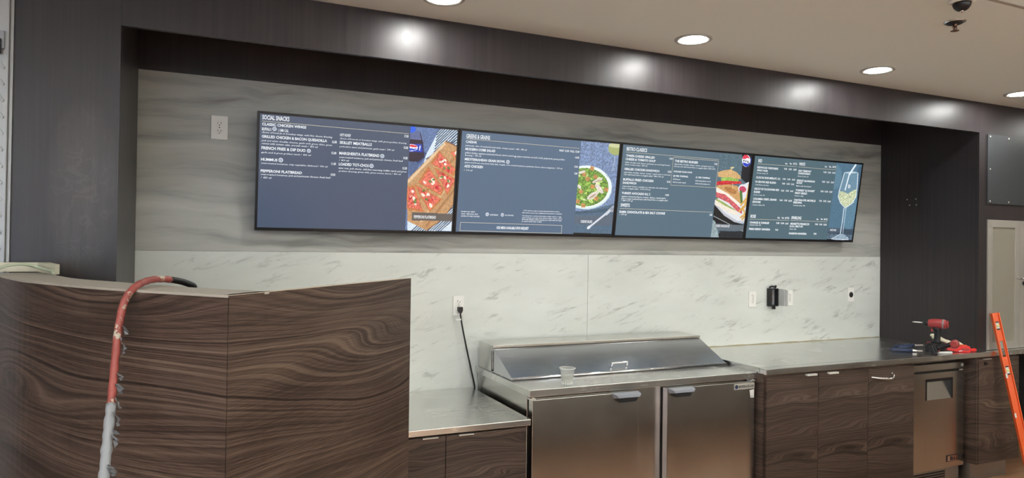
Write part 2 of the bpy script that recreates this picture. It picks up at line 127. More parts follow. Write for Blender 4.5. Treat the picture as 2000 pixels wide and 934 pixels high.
  ((196, 120, 66),0.15,[(0.829,0.28),(1.001,0.2),(0.931,0.123)]),
  ((222, 112, 92),0.3,[(0.844,0.267),(0.988,0.201),(0.929,0.135)]),
  ((206, 58, 62),0.15,[(0.937,0.184),(0.933,0.188),(0.934,0.195),(0.938,0.201),(0.943,0.202),(0.947,0.198),(0.946,0.191),(0.942,0.185)]),
  ((244, 228, 210),0.15,[(0.939,0.148),(0.932,0.15),(0.926,0.16),(0.925,0.17),(0.93,0.175),(0.937,0.173),(0.943,0.165),(0.944,0.154)]),
  ((200, 48, 56),0.15,[(0.911,0.19),(0.913,0.194),(0.921,0.197),(0.928,0.197),(0.932,0.193),(0.93,0.189),(0.923,0.186),(0.915,0.186)]),
  ((250, 236, 220),0.15,[(0.907,0.216),(0.905,0.222),(0.908,0.229),(0.915,0.234),(0.921,0.234),(0.924,0.228),(0.921,0.22),(0.914,0.215)]),
  ((214, 80, 70),0.15,[(0.939,0.172),(0.933,0.174),(0.927,0.182),(0.924,0.191),(0.927,0.197),(0.933,0.195),(0.94,0.187),(0.942,0.178)]),
  ((206, 58, 62),0.15,[(0.892,0.224),(0.887,0.226),(0.885,0.232),(0.885,0.238),(0.889,0.241),(0.894,0.239),(0.896,0.233),(0.896,0.227)]),
  ((244, 228, 210),0.15,[(0.897,0.213),(0.891,0.209),(0.881,0.212),(0.874,0.219),(0.873,0.226),(0.88,0.229),(0.889,0.227),(0.897,0.22)]),
  ((200, 48, 56),0.15,[(0.872,0.236),(0.873,0.241),(0.877,0.244),(0.883,0.243),(0.886,0.24),(0.885,0.236),(0.88,0.233),(0.875,0.233)]),
  ((250, 236, 220),0.15,[(0.909,0.219),(0.911,0.223),(0.917,0.226),(0.923,0.225),(0.927,0.222),(0.925,0.218),(0.919,0.216),(0.912,0.216)]),
  ((96, 134, 58),0.2,[(0.917,0.192),(0.913,0.188),(0.906,0.189),(0.9,0.193),(0.898,0.198),(0.902,0.201),(0.909,0.2),(0.915,0.197)]),
  ((96, 134, 58),0.2,[(0.879,0.239),(0.88,0.244),(0.885,0.249),(0.892,0.251),(0.896,0.248),(0.896,0.242),(0.891,0.238),(0.884,0.236)]),
  ((196, 120, 66),0.15,[(0.79,0.26),(0.83,0.273),(0.896,0.121),(0.797,0.137)]),
  ((222, 112, 92),0.3,[(0.796,0.249),(0.829,0.262),(0.885,0.134),(0.802,0.146)]),
  ((206, 58, 62),0.15,[(0.816,0.169),(0.816,0.174),(0.821,0.177),(0.826,0.177),(0.83,0.174),(0.829,0.169),(0.825,0.166),(0.819,0.166)]),
  ((244, 228, 210),0.15,[(0.815,0.195),(0.812,0.2),(0.813,0.208),(0.818,0.213),(0.825,0.213),(0.829,0.208),(0.828,0.2),(0.822,0.195)]),
  ((200, 48, 56),0.15,[(0.817,0.188),(0.811,0.186),(0.805,0.19),(0.802,0.196),(0.804,0.201),(0.81,0.203),(0.816,0.199),(0.819,0.193)]),
  ((250, 236, 220),0.15,[(0.827,0.229),(0.82,0.23),(0.816,0.234),(0.817,0.24),(0.822,0.244),(0.828,0.243),(0.832,0.239),(0.832,0.233)]),
  ((214, 80, 70),0.15,[(0.834,0.178),(0.83,0.185),(0.832,0.193),(0.838,0.198),(0.846,0.198),(0.85,0.192),(0.848,0.184),(0.841,0.178)]),
  ((206, 58, 62),0.15,[(0.846,0.179),(0.84,0.181),(0.837,0.188),(0.838,0.195),(0.844,0.198),(0.85,0.196),(0.853,0.189),(0.852,0.182)]),
  ((244, 228, 210),0.15,[(0.837,0.185),(0.831,0.188),(0.827,0.196),(0.828,0.205),(0.832,0.209),(0.838,0.207),(0.842,0.198),(0.841,0.19)]),
  ((200, 48, 56),0.15,[(0.814,0.191),(0.812,0.196),(0.814,0.204),(0.819,0.21),(0.824,0.212),(0.826,0.207),(0.824,0.199),(0.819,0.192)]),
  ((250, 236, 220),0.15,[(0.846,0.159),(0.841,0.16),(0.838,0.165),(0.839,0.17),(0.843,0.172),(0.849,0.171),(0.851,0.167),(0.85,0.162)]),
  ((96, 134, 58),0.2,[(0.842,0.179),(0.838,0.183),(0.838,0.19),(0.841,0.196),(0.846,0.197),(0.85,0.194),(0.85,0.187),(0.847,0.181)]),
  ((96, 134, 58),0.2,[(0.85,0.173),(0.846,0.17),(0.839,0.172),(0.834,0.176),(0.833,0.181),(0.838,0.184),(0.845,0.182),(0.85,0.178)]),
  ((196, 120, 66),0.15,[(1.029,0.469),(1.1,0.493),(1.108,0.375)]),
  ((222, 112, 92),0.3,[(1.037,0.466),(1.097,0.485),(1.104,0.386)]),
  ((206, 58, 62),0.15,[(1.078,0.465),(1.073,0.468),(1.071,0.475),(1.074,0.482),(1.08,0.485),(1.085,0.482),(1.087,0.474),(1.084,0.467)]),
  ((244, 228, 210),0.15,[(1.109,0.419),(1.103,0.418),(1.093,0.422),(1.086,0.43),(1.086,0.436),(1.092,0.437),(1.101,0.432),(1.108,0.425)]),
  ((200, 48, 56),0.15,[(1.095,0.406),(1.09,0.408),(1.083,0.415),(1.08,0.424),(1.081,0.43),(1.086,0.429),(1.093,0.42),(1.096,0.411)]),
  ((250, 236, 220),0.15,[(1.06,0.456),(1.057,0.46),(1.058,0.468),(1.061,0.475),(1.066,0.477),(1.069,0.473),(1.068,0.465),(1.065,0.458)]),
  ((214, 80, 70),0.15,[(1.077,0.446),(1.073,0.448),(1.072,0.454),(1.074,0.46),(1.078,0.462),(1.082,0.46),(1.084,0.454),(1.082,0.448)]),
  ((206, 58, 62),0.15,[(1.095,0.422),(1.092,0.417),(1.085,0.415),(1.077,0.417),(1.073,0.421),(1.076,0.426),(1.084,0.43),(1.092,0.427)]),
  ((244, 228, 210),0.15,[(1.083,0.436),(1.076,0.435),(1.069,0.44),(1.066,0.447),(1.068,0.453),(1.075,0.454),(1.082,0.45),(1.085,0.442)]),
  ((200, 48, 56),0.15,[(1.083,0.423),(1.077,0.423),(1.07,0.43),(1.065,0.437),(1.066,0.443),(1.072,0.443),(1.079,0.437),(1.084,0.429)]),
  ((250, 236, 220),0.15,[(1.071,0.434),(1.069,0.441),(1.073,0.448),(1.08,0.452),(1.087,0.451),(1.089,0.445),(1.084,0.438),(1.077,0.432)]),
  ((96, 134, 58),0.2,[(1.061,0.441),(1.06,0.446),(1.064,0.451),(1.071,0.454),(1.076,0.453),(1.077,0.448),(1.073,0.442),(1.066,0.439)]),
  ((96, 134, 58),0.2,[(1.076,0.432),(1.073,0.437),(1.074,0.444),(1.078,0.449),(1.084,0.45),(1.087,0.446),(1.086,0.439),(1.081,0.433)]),
  ((44, 30, 48),0.2,[(0.776,0.566),(0.85,0.566),(0.869,0.513),(0.881,0.431),(0.847,0.402),(0.785,0.404)]),
  ((96, 106, 150),0.1,[(0.776,0.569),(0.844,0.568),(0.859,0.525),(0.778,0.525)]),
  ((40, 96, 226),0,[(0.824,0.582),(0.822,0.573),(0.815,0.565),(0.804,0.56),(0.792,0.559),(0.78,0.562),(0.772,0.569),(0.769,0.577),(0.771,0.586),(0.778,0.594),(0.789,0.599),(0.802,0.6),(0.813,0.597),(0.821,0.59)]),
  ((36, 62, 176),0,[(0.779,0.5),(0.862,0.501),(0.871,0.458),(0.782,0.454)]),
  ((240, 240, 248),0,[(0.841,0.481),(0.838,0.472),(0.827,0.465),(0.812,0.46),(0.795,0.459),(0.779,0.462),(0.768,0.467),(0.764,0.475),(0.767,0.484),(0.778,0.491),(0.793,0.496),(0.81,0.497),(0.826,0.495),(0.837,0.489)]),
  ((222, 52, 66),0,[(0.768,0.477),(0.78,0.488),(0.805,0.495),(0.83,0.492),(0.84,0.483),(0.818,0.482),(0.793,0.483)]),
  ((40, 80, 200),0,[(0.769,0.472),(0.793,0.476),(0.818,0.473),(0.837,0.477),(0.825,0.465),(0.794,0.461)]),
  ((236, 240, 255),0,[(0.854,0.466),(0.856,0.493),(0.851,0.494),(0.848,0.467)]),
  ((100, 92, 88),0.05,[(0.827,0.12),(1.076,0.118),(1.072,0.076),(0.829,0.073)]),
 ],
 1: [
  ((122, 142, 178),0.3,[(0.702,0.609),(1.109,0.64),(1.183,0.02),(0.748,0.028)]),
  ((84, 108, 130),0.12,[(0.773,0.152),(0.912,0.175),(1.096,0.226),(1.123,0.021),(0.762,0.026)]),
  ((70, 92, 112),0.12,[(0.766,0.159),(0.913,0.164),(1.084,0.201),(1.073,0.169),(0.788,0.141)]),
  ((208, 228, 232),0,[(1.04,0.319),(1.038,0.286),(1.025,0.254),(1.001,0.225),(0.969,0.201),(0.929,0.185),(0.885,0.175),(0.84,0.174),(0.795,0.18),(0.754,0.194),(0.718,0.214),(0.691,0.24),(0.672,0.27),(0.664,0.302),(0.666,0.335),(0.679,0.366),(0.701,0.393),(0.732,0.417),(0.77,0.434),(0.813,0.445),(0.858,0.448),(0.903,0.442),(0.945,0.43),(0.982,0.409),(1.011,0.383),(1.031,0.353)]),
  ((236, 244, 242),0,[(1.036,0.323),(1.033,0.291),(1.02,0.261),(0.997,0.232),(0.965,0.21),(0.927,0.194),(0.884,0.185),(0.839,0.183),(0.795,0.189),(0.755,0.202),(0.721,0.222),(0.694,0.247),(0.676,0.275),(0.668,0.306),(0.67,0.337),(0.682,0.367),(0.704,0.393),(0.735,0.415),(0.772,0.432),(0.813,0.443),(0.858,0.445),(0.901,0.44),(0.943,0.427),(0.979,0.408),(1.007,0.384),(1.027,0.355)]),
  ((112, 148, 66),0.5,[(1.014,0.32),(1.012,0.291),(1.0,0.263),(0.979,0.237),(0.95,0.217),(0.915,0.202),(0.875,0.194),(0.835,0.192),(0.795,0.198),(0.758,0.21),(0.726,0.227),(0.701,0.251),(0.685,0.277),(0.677,0.304),(0.679,0.332),(0.691,0.36),(0.711,0.385),(0.739,0.405),(0.773,0.42),(0.811,0.43),(0.851,0.431),(0.892,0.427),(0.929,0.416),(0.962,0.398),(0.988,0.376),(1.006,0.35)]),
  ((166, 202, 92),0.25,[(0.691,0.32),(0.688,0.328),(0.693,0.34),(0.703,0.349),(0.711,0.351),(0.714,0.343),(0.709,0.33),(0.699,0.321)]),
  ((92, 128, 54),0.25,[(0.914,0.317),(0.909,0.317),(0.905,0.321),(0.906,0.326),(0.909,0.329),(0.915,0.329),(0.918,0.324),(0.917,0.319)]),
  ((190, 218, 120),0.25,[(0.913,0.219),(0.904,0.215),(0.89,0.217),(0.879,0.225),(0.877,0.234),(0.886,0.238),(0.9,0.235),(0.911,0.227)]),
  ((130, 172, 72),0.25,[(0.948,0.311),(0.951,0.315),(0.959,0.317),(0.968,0.318),(0.973,0.315),(0.97,0.311),(0.962,0.309),(0.952,0.308)]),
  ((208, 226, 166),0.25,[(0.952,0.331),(0.944,0.329),(0.931,0.33),(0.92,0.339),(0.919,0.346),(0.927,0.35),(0.94,0.346),(0.95,0.34)]),
  ((166, 202, 92),0.25,[(0.812,0.32),(0.804,0.32),(0.799,0.324),(0.8,0.331),(0.805,0.336),(0.812,0.335),(0.817,0.33),(0.817,0.324)]),
  ((92, 128, 54),0.25,[(0.955,0.342),(0.949,0.34),(0.939,0.343),(0.93,0.348),(0.928,0.352),(0.933,0.354),(0.944,0.351),(0.953,0.346)]),
  ((190, 218, 120),0.25,[(0.728,0.306),(0.725,0.311),(0.727,0.321),(0.733,0.329),(0.739,0.331),(0.743,0.325),(0.74,0.316),(0.734,0.308)]),
  ((130, 172, 72),0.25,[(0.78,0.342),(0.773,0.344),(0.766,0.353),(0.762,0.363),(0.764,0.369),(0.77,0.366),(0.777,0.357),(0.781,0.346)]),
  ((208, 226, 166),0.25,[(0.792,0.37),(0.787,0.374),(0.787,0.381),(0.792,0.386),(0.798,0.387),(0.803,0.383),(0.803,0.376),(0.798,0.371)]),
  ((166, 202, 92),0.25,[(0.76,0.219),(0.755,0.223),(0.753,0.233),(0.753,0.242),(0.757,0.248),(0.762,0.243),(0.765,0.233),(0.764,0.223)]),
  ((92, 128, 54),0.25,[(0.901,0.326),(0.893,0.328),(0.887,0.335),(0.887,0.343),(0.892,0.348),(0.9,0.346),(0.906,0.34),(0.907,0.331)]),
  ((190, 218, 120),0.25,[(0.722,0.247),(0.722,0.253),(0.727,0.258),(0.735,0.26),(0.741,0.257),(0.742,0.251),(0.736,0.244),(0.728,0.243)]),
  ((130, 172, 72),0.25,[(0.73,0.357),(0.725,0.354),(0.719,0.356),(0.716,0.36),(0.718,0.366),(0.724,0.368),(0.73,0.367),(0.732,0.362)]),
  ((208, 226, 166),0.25,[(0.954,0.371),(0.949,0.366),(0.938,0.365),(0.928,0.369),(0.925,0.375),(0.93,0.379),(0.94,0.38),(0.95,0.377)]),
  ((166, 202, 92),0.25,[(0.914,0.249),(0.914,0.256),(0.92,0.265),(0.929,0.27),(0.936,0.27),(0.937,0.264),(0.931,0.256),(0.921,0.249)]),
  ((92, 128, 54),0.25,[(0.868,0.285),(0.863,0.29),(0.862,0.3),(0.866,0.31),(0.872,0.313),(0.877,0.308),(0.878,0.298),(0.874,0.288)]),
  ((190, 218, 120),0.25,[(0.691,0.294),(0.694,0.3),(0.706,0.305),(0.718,0.306),(0.725,0.303),(0.722,0.297),(0.711,0.292),(0.698,0.291)]),
  ((130, 172, 72),0.25,[(0.93,0.237),(0.922,0.236),(0.914,0.242),(0.912,0.249),(0.917,0.256),(0.925,0.257),(0.932,0.251),(0.934,0.243)]),
  ((208, 226, 166),0.25,[(0.783,0.291),(0.776,0.293),(0.772,0.3),(0.772,0.307),(0.776,0.312),(0.783,0.31),(0.788,0.303),(0.788,0.295)]),
  ((166, 202, 92),0.25,[(0.768,0.28),(0.771,0.287),(0.779,0.291),(0.789,0.289),(0.793,0.283),(0.791,0.276),(0.782,0.272),(0.773,0.274)]),
  ((92, 128, 54),0.25,[(0.937,0.267),(0.937,0.274),(0.945,0.282),(0.957,0.286),(0.965,0.284),(0.965,0.277),(0.956,0.269),(0.945,0.265)]),
  ((190, 218, 120),0.25,[(0.918,0.284),(0.918,0.289),(0.924,0.297),(0.933,0.303),(0.939,0.304),(0.939,0.298),(0.933,0.29),(0.924,0.284)]),
  ((130, 172, 72),0.25,[(0.718,0.253),(0.722,0.258),(0.735,0.262),(0.749,0.264),(0.756,0.261),(0.752,0.256),(0.738,0.252),(0.724,0.251)]),
  ((208, 226, 166),0.25,[(0.827,0.381),(0.83,0.389),(0.842,0.393),(0.855,0.392),(0.861,0.386),(0.858,0.378),(0.846,0.374),(0.833,0.375)]),
  ((166, 202, 92),0.25,[(0.867,0.3),(0.866,0.305),(0.868,0.313),(0.874,0.321),(0.879,0.323),(0.881,0.318),(0.878,0.31),(0.872,0.302)]),
  ((92, 128, 54),0.25,[(0.769,0.373),(0.772,0.378),(0.78,0.381),(0.79,0.381),(0.794,0.378),(0.792,0.373),(0.783,0.37),(0.774,0.37)]),
  ((190, 218, 120),0.25,[(0.979,0.309),(0.972,0.307),(0.966,0.309),(0.964,0.315),(0.967,0.32),(0.973,0.322),(0.979,0.32),(0.982,0.314)]),
  ((130, 172, 72),0.25,[(0.848,0.37),(0.844,0.377),(0.846,0.384),(0.854,0.388),(0.862,0.387),(0.866,0.381),(0.864,0.373),(0.856,0.369)]),
  ((208, 226, 166),0.25,[(0.884,0.242),(0.887,0.249),(0.896,0.253),(0.906,0.251),(0.91,0.244),(0.907,0.238),(0.898,0.235),(0.889,0.237)]),
  ((166, 202, 92),0.25,[(0.889,0.289),(0.883,0.284),(0.87,0.284),(0.859,0.289),(0.855,0.296),(0.861,0.301),(0.874,0.301),(0.886,0.296)]),
  ((92, 128, 54),0.25,[(0.869,0.392),(0.863,0.395),(0.858,0.405),(0.857,0.415),(0.86,0.42),(0.866,0.417),(0.871,0.408),(0.872,0.397)]),
  ((190, 218, 120),0.25,[(0.875,0.366),(0.877,0.371),(0.884,0.374),(0.893,0.374),(0.898,0.371),(0.896,0.366),(0.888,0.363),(0.88,0.362)]),
  ((130, 172, 72),0.25,[(1.002,0.336),(0.996,0.333),(0.983,0.335),(0.97,0.339),(0.965,0.343),(0.971,0.346),(0.985,0.344),(0.998,0.34)]),
  ((208, 226, 166),0.25,[(0.887,0.374),(0.891,0.38),(0.904,0.385),(0.918,0.385),(0.925,0.381),(0.921,0.374),(0.908,0.37),(0.894,0.37)]),
  ((166, 202, 92),0.25,[(0.865,0.265),(0.859,0.265),(0.852,0.269),(0.849,0.276),(0.85,0.281),(0.856,0.281),(0.863,0.276),(0.866,0.269)]),
  ((92, 128, 54),0.25,[(0.802,0.284),(0.803,0.289),(0.807,0.292),(0.813,0.291),(0.816,0.287),(0.816,0.281),(0.811,0.278),(0.805,0.279)]),
  ((190, 218, 120),0.25,[(0.758,0.346),(0.755,0.355),(0.759,0.364),(0.768,0.369),(0.777,0.368),(0.78,0.361),(0.776,0.352),(0.767,0.346)]),
  ((130, 172, 72),0.25,[(0.789,0.211),(0.783,0.215),(0.776,0.226),(0.772,0.238),(0.774,0.244),(0.78,0.24),(0.787,0.229),(0.791,0.217)]),
  ((208, 226, 166),0.25,[(0.804,0.224),(0.796,0.22),(0.782,0.223),(0.771,0.231),(0.769,0.239),(0.777,0.242),(0.791,0.239),(0.802,0.232)]),
  ((166, 202, 92),0.25,[(0.921,0.284),(0.914,0.287),(0.907,0.297),(0.903,0.308),(0.905,0.314),(0.912,0.312),(0.92,0.301),(0.924,0.29)]),
  ((92, 128, 54),0.25,[(0.901,0.265),(0.897,0.269),(0.896,0.278),(0.899,0.286),(0.904,0.288),(0.909,0.284),(0.909,0.276),(0.906,0.268)]),
  ((190, 218, 120),0.25,[(0.756,0.309),(0.761,0.314),(0.774,0.318),(0.788,0.319),(0.795,0.316),(0.791,0.31),(0.777,0.306),(0.763,0.305)]),
  ((130, 172, 72),0.25,[(0.794,0.314),(0.795,0.322),(0.805,0.328),(0.816,0.328),(0.823,0.322),(0.821,0.314),(0.812,0.309),(0.8,0.309)]),
  ((208, 226, 166),0.25,[(0.821,0.383),(0.826,0.39),(0.839,0.395),(0.854,0.395),(0.862,0.391),(0.857,0.384),(0.844,0.379),(0.829,0.379)]),
  ((166, 202, 92),0.25,[(0.706,0.281),(0.701,0.284),(0.696,0.293),(0.695,0.303),(0.697,0.307),(0.703,0.304),(0.707,0.295),(0.709,0.285)]),
  ((92, 128, 54),0.25,[(0.725,0.346),(0.72,0.345),(0.713,0.348),(0.708,0.353),(0.708,0.357),(0.713,0.358),(0.72,0.355),(0.725,0.35)]),
  ((190, 218, 120),0.25,[(0.842,0.27),(0.843,0.275),(0.849,0.28),(0.857,0.283),(0.862,0.282),(0.861,0.277),(0.855,0.272),(0.847,0.269)]),
  ((130, 172, 72),0.25,[(0.77,0.332),(0.764,0.329),(0.753,0.33),(0.742,0.334),(0.739,0.338),(0.744,0.341),(0.755,0.34),(0.766,0.337)]),
  ((208, 226, 166),0.25,[(0.894,0.315),(0.894,0.32),(0.898,0.324),(0.905,0.325),(0.91,0.322),(0.91,0.317),(0.906,0.313),(0.899,0.312)]),
  ((166, 202, 92),0.25,[(0.977,0.301),(0.97,0.299),(0.956,0.303),(0.944,0.31),(0.941,0.316),(0.948,0.318),(0.962,0.314),(0.974,0.307)]),
  ((92, 128, 54),0.25,[(0.766,0.337),(0.76,0.34),(0.759,0.345),(0.763,0.349),(0.77,0.349),(0.775,0.346),(0.776,0.341),(0.773,0.337)]),
  ((190, 218, 120),0.25,[(0.78,0.279),(0.777,0.282),(0.777,0.288),(0.779,0.293),(0.783,0.295),(0.786,0.292),(0.786,0.286),(0.784,0.281)]),
  ((130, 172, 72),0.25,[(0.888,0.366),(0.884,0.37),(0.885,0.377),(0.89,0.381),(0.896,0.381),(0.9,0.377),(0.899,0.371),(0.894,0.366)]),
  ((208, 226, 166),0.25,[(0.829,0.277),(0.823,0.279),(0.815,0.287),(0.811,0.297),(0.813,0.302),(0.819,0.3),(0.827,0.292),(0.831,0.282)]),
  ((166, 202, 92),0.25,[(0.736,0.257),(0.737,0.264),(0.746,0.273),(0.759,0.277),(0.768,0.275),(0.767,0.267),(0.758,0.258),(0.745,0.254)]),
  ((92, 128, 54),0.25,[(0.887,0.236),(0.881,0.24),(0.878,0.249),(0.879,0.26),(0.884,0.265),(0.89,0.261),(0.893,0.251),(0.892,0.24)]),
  ((190, 218, 120),0.25,[(0.936,0.344),(0.939,0.349),(0.951,0.354),(0.964,0.357),(0.971,0.355),(0.967,0.35),(0.955,0.345),(0.942,0.342)]),
  ((130, 172, 72),0.25,[(0.797,0.217),(0.792,0.222),(0.791,0.233),(0.795,0.243),(0.801,0.247),(0.806,0.241),(0.807,0.231),(0.803,0.221)]),
  ((208, 226, 166),0.25,[(0.928,0.249),(0.924,0.244),(0.915,0.243),(0.907,0.247),(0.904,0.252),(0.908,0.257),(0.917,0.258),(0.925,0.255)]),
  ((166, 202, 92),0.25,[(0.78,0.225),(0.78,0.233),(0.787,0.239),(0.797,0.24),(0.804,0.236),(0.804,0.228),(0.797,0.222),(0.787,0.221)]),
  ((92, 128, 54),0.25,[(0.772,0.269),(0.773,0.274),(0.779,0.281),(0.788,0.286),(0.794,0.286),(0.794,0.281),(0.787,0.274),(0.778,0.269)]),
  ((190, 218, 120),0.25,[(0.928,0.275),(0.923,0.27),(0.911,0.269),(0.899,0.271),(0.894,0.276),(0.899,0.281),(0.911,0.283),(0.923,0.28)]),
  ((130, 172, 72),0.25,[(0.851,0.386),(0.845,0.384),(0.839,0.385),(0.837,0.389),(0.839,0.395),(0.845,0.398),(0.851,0.396),(0.853,0.392)]),
  ((208, 226, 166),0.25,[(0.945,0.276),(0.937,0.275),(0.927,0.28),(0.923,0.289),(0.926,0.296),(0.935,0.297),(0.944,0.292),(0.949,0.283)]),
  ((166, 202, 92),0.25,[(0.844,0.329),(0.847,0.336),(0.86,0.342),(0.874,0.344),(0.882,0.341),(0.878,0.335),(0.866,0.329),(0.851,0.326)]),
  ((92, 128, 54),0.25,[(0.803,0.402),(0.806,0.407),(0.816,0.414),(0.828,0.419),(0.835,0.418),(0.832,0.413),(0.822,0.406),(0.81,0.401)]),
  ((190, 218, 120),0.25,[(0.832,0.233),(0.824,0.235),(0.818,0.243),(0.817,0.253),(0.823,0.259),(0.831,0.257),(0.837,0.248),(0.838,0.238)]),
  ((130, 172, 72),0.25,[(0.825,0.282),(0.827,0.288),(0.834,0.291),(0.842,0.29),(0.847,0.285),(0.845,0.279),(0.838,0.276),(0.83,0.277)]),
  ((208, 226, 166),0.25,[(0.865,0.232),(0.86,0.229),(0.848,0.229),(0.836,0.232),(0.831,0.236),(0.837,0.239),(0.849,0.239),(0.861,0.236)]),
  ((196, 142, 88),0.25,[(0.921,0.365),(0.894,0.374),(0.904,0.396),(0.931,0.387)]),
  ((196, 142, 88),0.25,[(0.842,0.375),(0.814,0.38),(0.819,0.403),(0.846,0.399)]),
  ((196, 142, 88),0.25,[(0.828,0.268),(0.801,0.274),(0.807,0.297),(0.835,0.291)]),
  ((196, 142, 88),0.25,[(0.857,0.186),(0.829,0.186),(0.828,0.211),(0.856,0.21)]),
  ((196, 142, 88),0.25,[(0.942,0.23),(0.914,0.236),(0.921,0.261),(0.949,0.254)]),
  ((196, 142, 88),0.25,[(0.891,0.415),(0.865,0.423),(0.874,0.447),(0.9,0.438)]),
  ((196, 142, 88),0.25,[(0.861,0.346),(0.838,0.361),(0.854,0.381),(0.877,0.367)]),
  ((196, 142, 88),0.25,[(0.913,0.306),(0.885,0.305),(0.883,0.329),(0.911,0.33)]),
  ((196, 142, 88),0.25,[(1.01,0.289),(0.982,0.296),(0.99,0.319),(1.017,0.312)]),
  ((196, 142, 88),0.25,[(0.811,0.206),(0.784,0.213),(0.791,0.236),(0.818,0.229)]),
  ((226, 216, 206),0.12,[(0.966,0.373),(0.964,0.367),(0.953,0.358),(0.935,0.349),(0.916,0.342),(0.9,0.34),(0.892,0.343),(0.895,0.35),(0.906,0.359),(0.924,0.367),(0.943,0.374),(0.958,0.376)]),
  ((226, 216, 206),0.12,[(0.978,0.278),(0.968,0.277),(0.952,0.284),(0.935,0.297),(0.921,0.312),(0.915,0.326),(0.917,0.336),(0.927,0.337),(0.943,0.329),(0.96,0.316),(0.974,0.301),(0.98,0.287)]),
  ((226, 216, 206),0.12,[(0.941,0.286),(0.942,0.276),(0.932,0.263),(0.915,0.248),(0.895,0.239),(0.877,0.235),(0.866,0.239),(0.865,0.249),(0.875,0.263),(0.892,0.276),(0.912,0.286),(0.93,0.29)]),
  ((226, 216, 206),0.12,[(0.838,0.412),(0.836,0.407),(0.827,0.401),(0.815,0.396),(0.801,0.393),(0.79,0.393),(0.785,0.396),(0.787,0.401),(0.795,0.407),(0.808,0.412),(0.822,0.415),(0.832,0.415)]),
  ((226, 216, 206),0.12,[(0.812,0.301),(0.807,0.3),(0.8,0.303),(0.794,0.308),(0.79,0.315),(0.79,0.321),(0.793,0.325),(0.799,0.326),(0.806,0.324),(0.812,0.319),(0.816,0.312),(0.816,0.305)]),
  ((170, 140, 110),0.1,[(0.955,0.365),(0.949,0.36),(0.931,0.352),(0.913,0.345),(0.904,0.344),(0.911,0.349),(0.928,0.357),(0.946,0.364)]),
  ((170, 140, 110),0.1,[(0.93,0.275),(0.924,0.267),(0.907,0.255),(0.887,0.244),(0.878,0.242),(0.883,0.249),(0.901,0.262),(0.92,0.272)]),
  ((92, 104, 120),0.08,[(0.783,0.127),(0.938,0.136),(1.074,0.153),(1.071,0.079),(0.923,0.072),(0.79,0.084)]),
  ((168, 176, 112),0,[(1.104,0.568),(1.1,0.55),(1.085,0.534),(1.062,0.525),(1.036,0.523),(1.011,0.529),(0.993,0.543),(0.986,0.56),(0.989,0.578),(1.004,0.594),(1.027,0.604),(1.053,0.606),(1.078,0.599),(1.096,0.586)]),
  ((204, 208, 160),0,[(1.099,0.589),(1.094,0.582),(1.079,0.575),(1.056,0.571),(1.031,0.569),(1.009,0.571),(0.992,0.575),(0.986,0.581),(0.991,0.589),(1.006,0.595),(1.028,0.6),(1.053,0.602),(1.076,0.6),(1.092,0.596)]),
  ((176, 188, 205),0,[(1.038,0.523),(1.033,0.433),(1.038,0.433),(1.043,0.522)]),
  ((150, 165, 190),0,[(1.048,0.429),(1.047,0.425),(1.043,0.423),(1.038,0.422),(1.031,0.422),(1.025,0.422),(1.021,0.424),(1.019,0.426),(1.021,0.429),(1.024,0.431),(1.03,0.431),(1.037,0.432),(1.042,0.431),(1.047,0.431)]),
  ((98, 112, 140),0,[(1.092,0.416),(1.091,0.415),(1.09,0.414),(1.089,0.414),(1.087,0.414),(1.086,0.414),(1.085,0.415),(1.084,0.415),(1.084,0.416),(1.085,0.417),(1.087,0.417),(1.088,0.417),(1.09,0.417),(1.091,0.417)]),
  ((98, 112, 140),0,[(1.091,0.407),(1.091,0.406),(1.09,0.406),(1.088,0.405),(1.087,0.405),(1.085,0.405),(1.084,0.406),(1.084,0.407),(1.084,0.408),(1.085,0.408),(1.086,0.409),(1.088,0.409),(1.089,0.409),(1.09,0.408)]),
  ((98, 112, 140),0,[(1.087,0.399),(1.087,0.398),(1.086,0.397),(1.085,0.397),(1.083,0.397),(1.082,0.397),(1.08,0.398),(1.08,0.399),(1.08,0.399),(1.081,0.4),(1.083,0.4),(1.084,0.401),(1.086,0.4),(1.087,0.4)]),
  ((98, 112, 140),0,[(1.081,0.391),(1.081,0.391),(1.08,0.39),(1.078,0.39),(1.077,0.389),(1.075,0.39),(1.074,0.39),(1.074,0.391),(1.074,0.392),(1.075,0.393),(1.076,0.393),(1.078,0.393),(1.079,0.393),(1.08,0.392)]),
  ((98, 112, 140),0,[(1.072,0.385),(1.072,0.384),(1.071,0.384),(1.069,0.383),(1.068,0.383),(1.066,0.384),(1.065,0.384),(1.065,0.385),(1.065,0.386),(1.066,0.386),(1.067,0.387),(1.069,0.387),(1.07,0.387),(1.072,0.386)]),
  ((98, 112, 140),0,[(1.061,0.381),(1.061,0.38),(1.06,0.379),(1.059,0.379),(1.057,0.379),(1.055,0.379),(1.054,0.38),(1.054,0.38),(1.054,0.381),(1.055,0.382),(1.057,0.382),(1.058,0.382),(1.06,0.382),(1.061,0.381)]),
  ((98, 112, 140),0,[(1.049,0.378),(1.049,0.377),(1.048,0.376),(1.047,0.376),(1.045,0.376),(1.043,0.376),(1.042,0.377),(1.042,0.378),(1.042,0.378),(1.043,0.379),(1.045,0.38),(1.046,0.38),(1.048,0.379),(1.049,0.379)]),
  ((98, 112, 140),0,[(1.037,0.377),(1.036,0.377),(1.035,0.376),(1.034,0.375),(1.032,0.375),(1.031,0.376),(1.03,0.376),(1.029,0.377),(1.03,0.378),(1.031,0.378),(1.032,0.379),(1.034,0.379),(1.035,0.379),(1.036,0.378)]),
  ((98, 112, 140),0,[(1.024,0.379),(1.024,0.378),(1.023,0.377),(1.022,0.377),(1.02,0.377),(1.018,0.377),(1.017,0.378),(1.017,0.378),(1.017,0.379),(1.018,0.38),(1.02,0.38),(1.021,0.38),(1.023,0.38),(1.024,0.38)]),
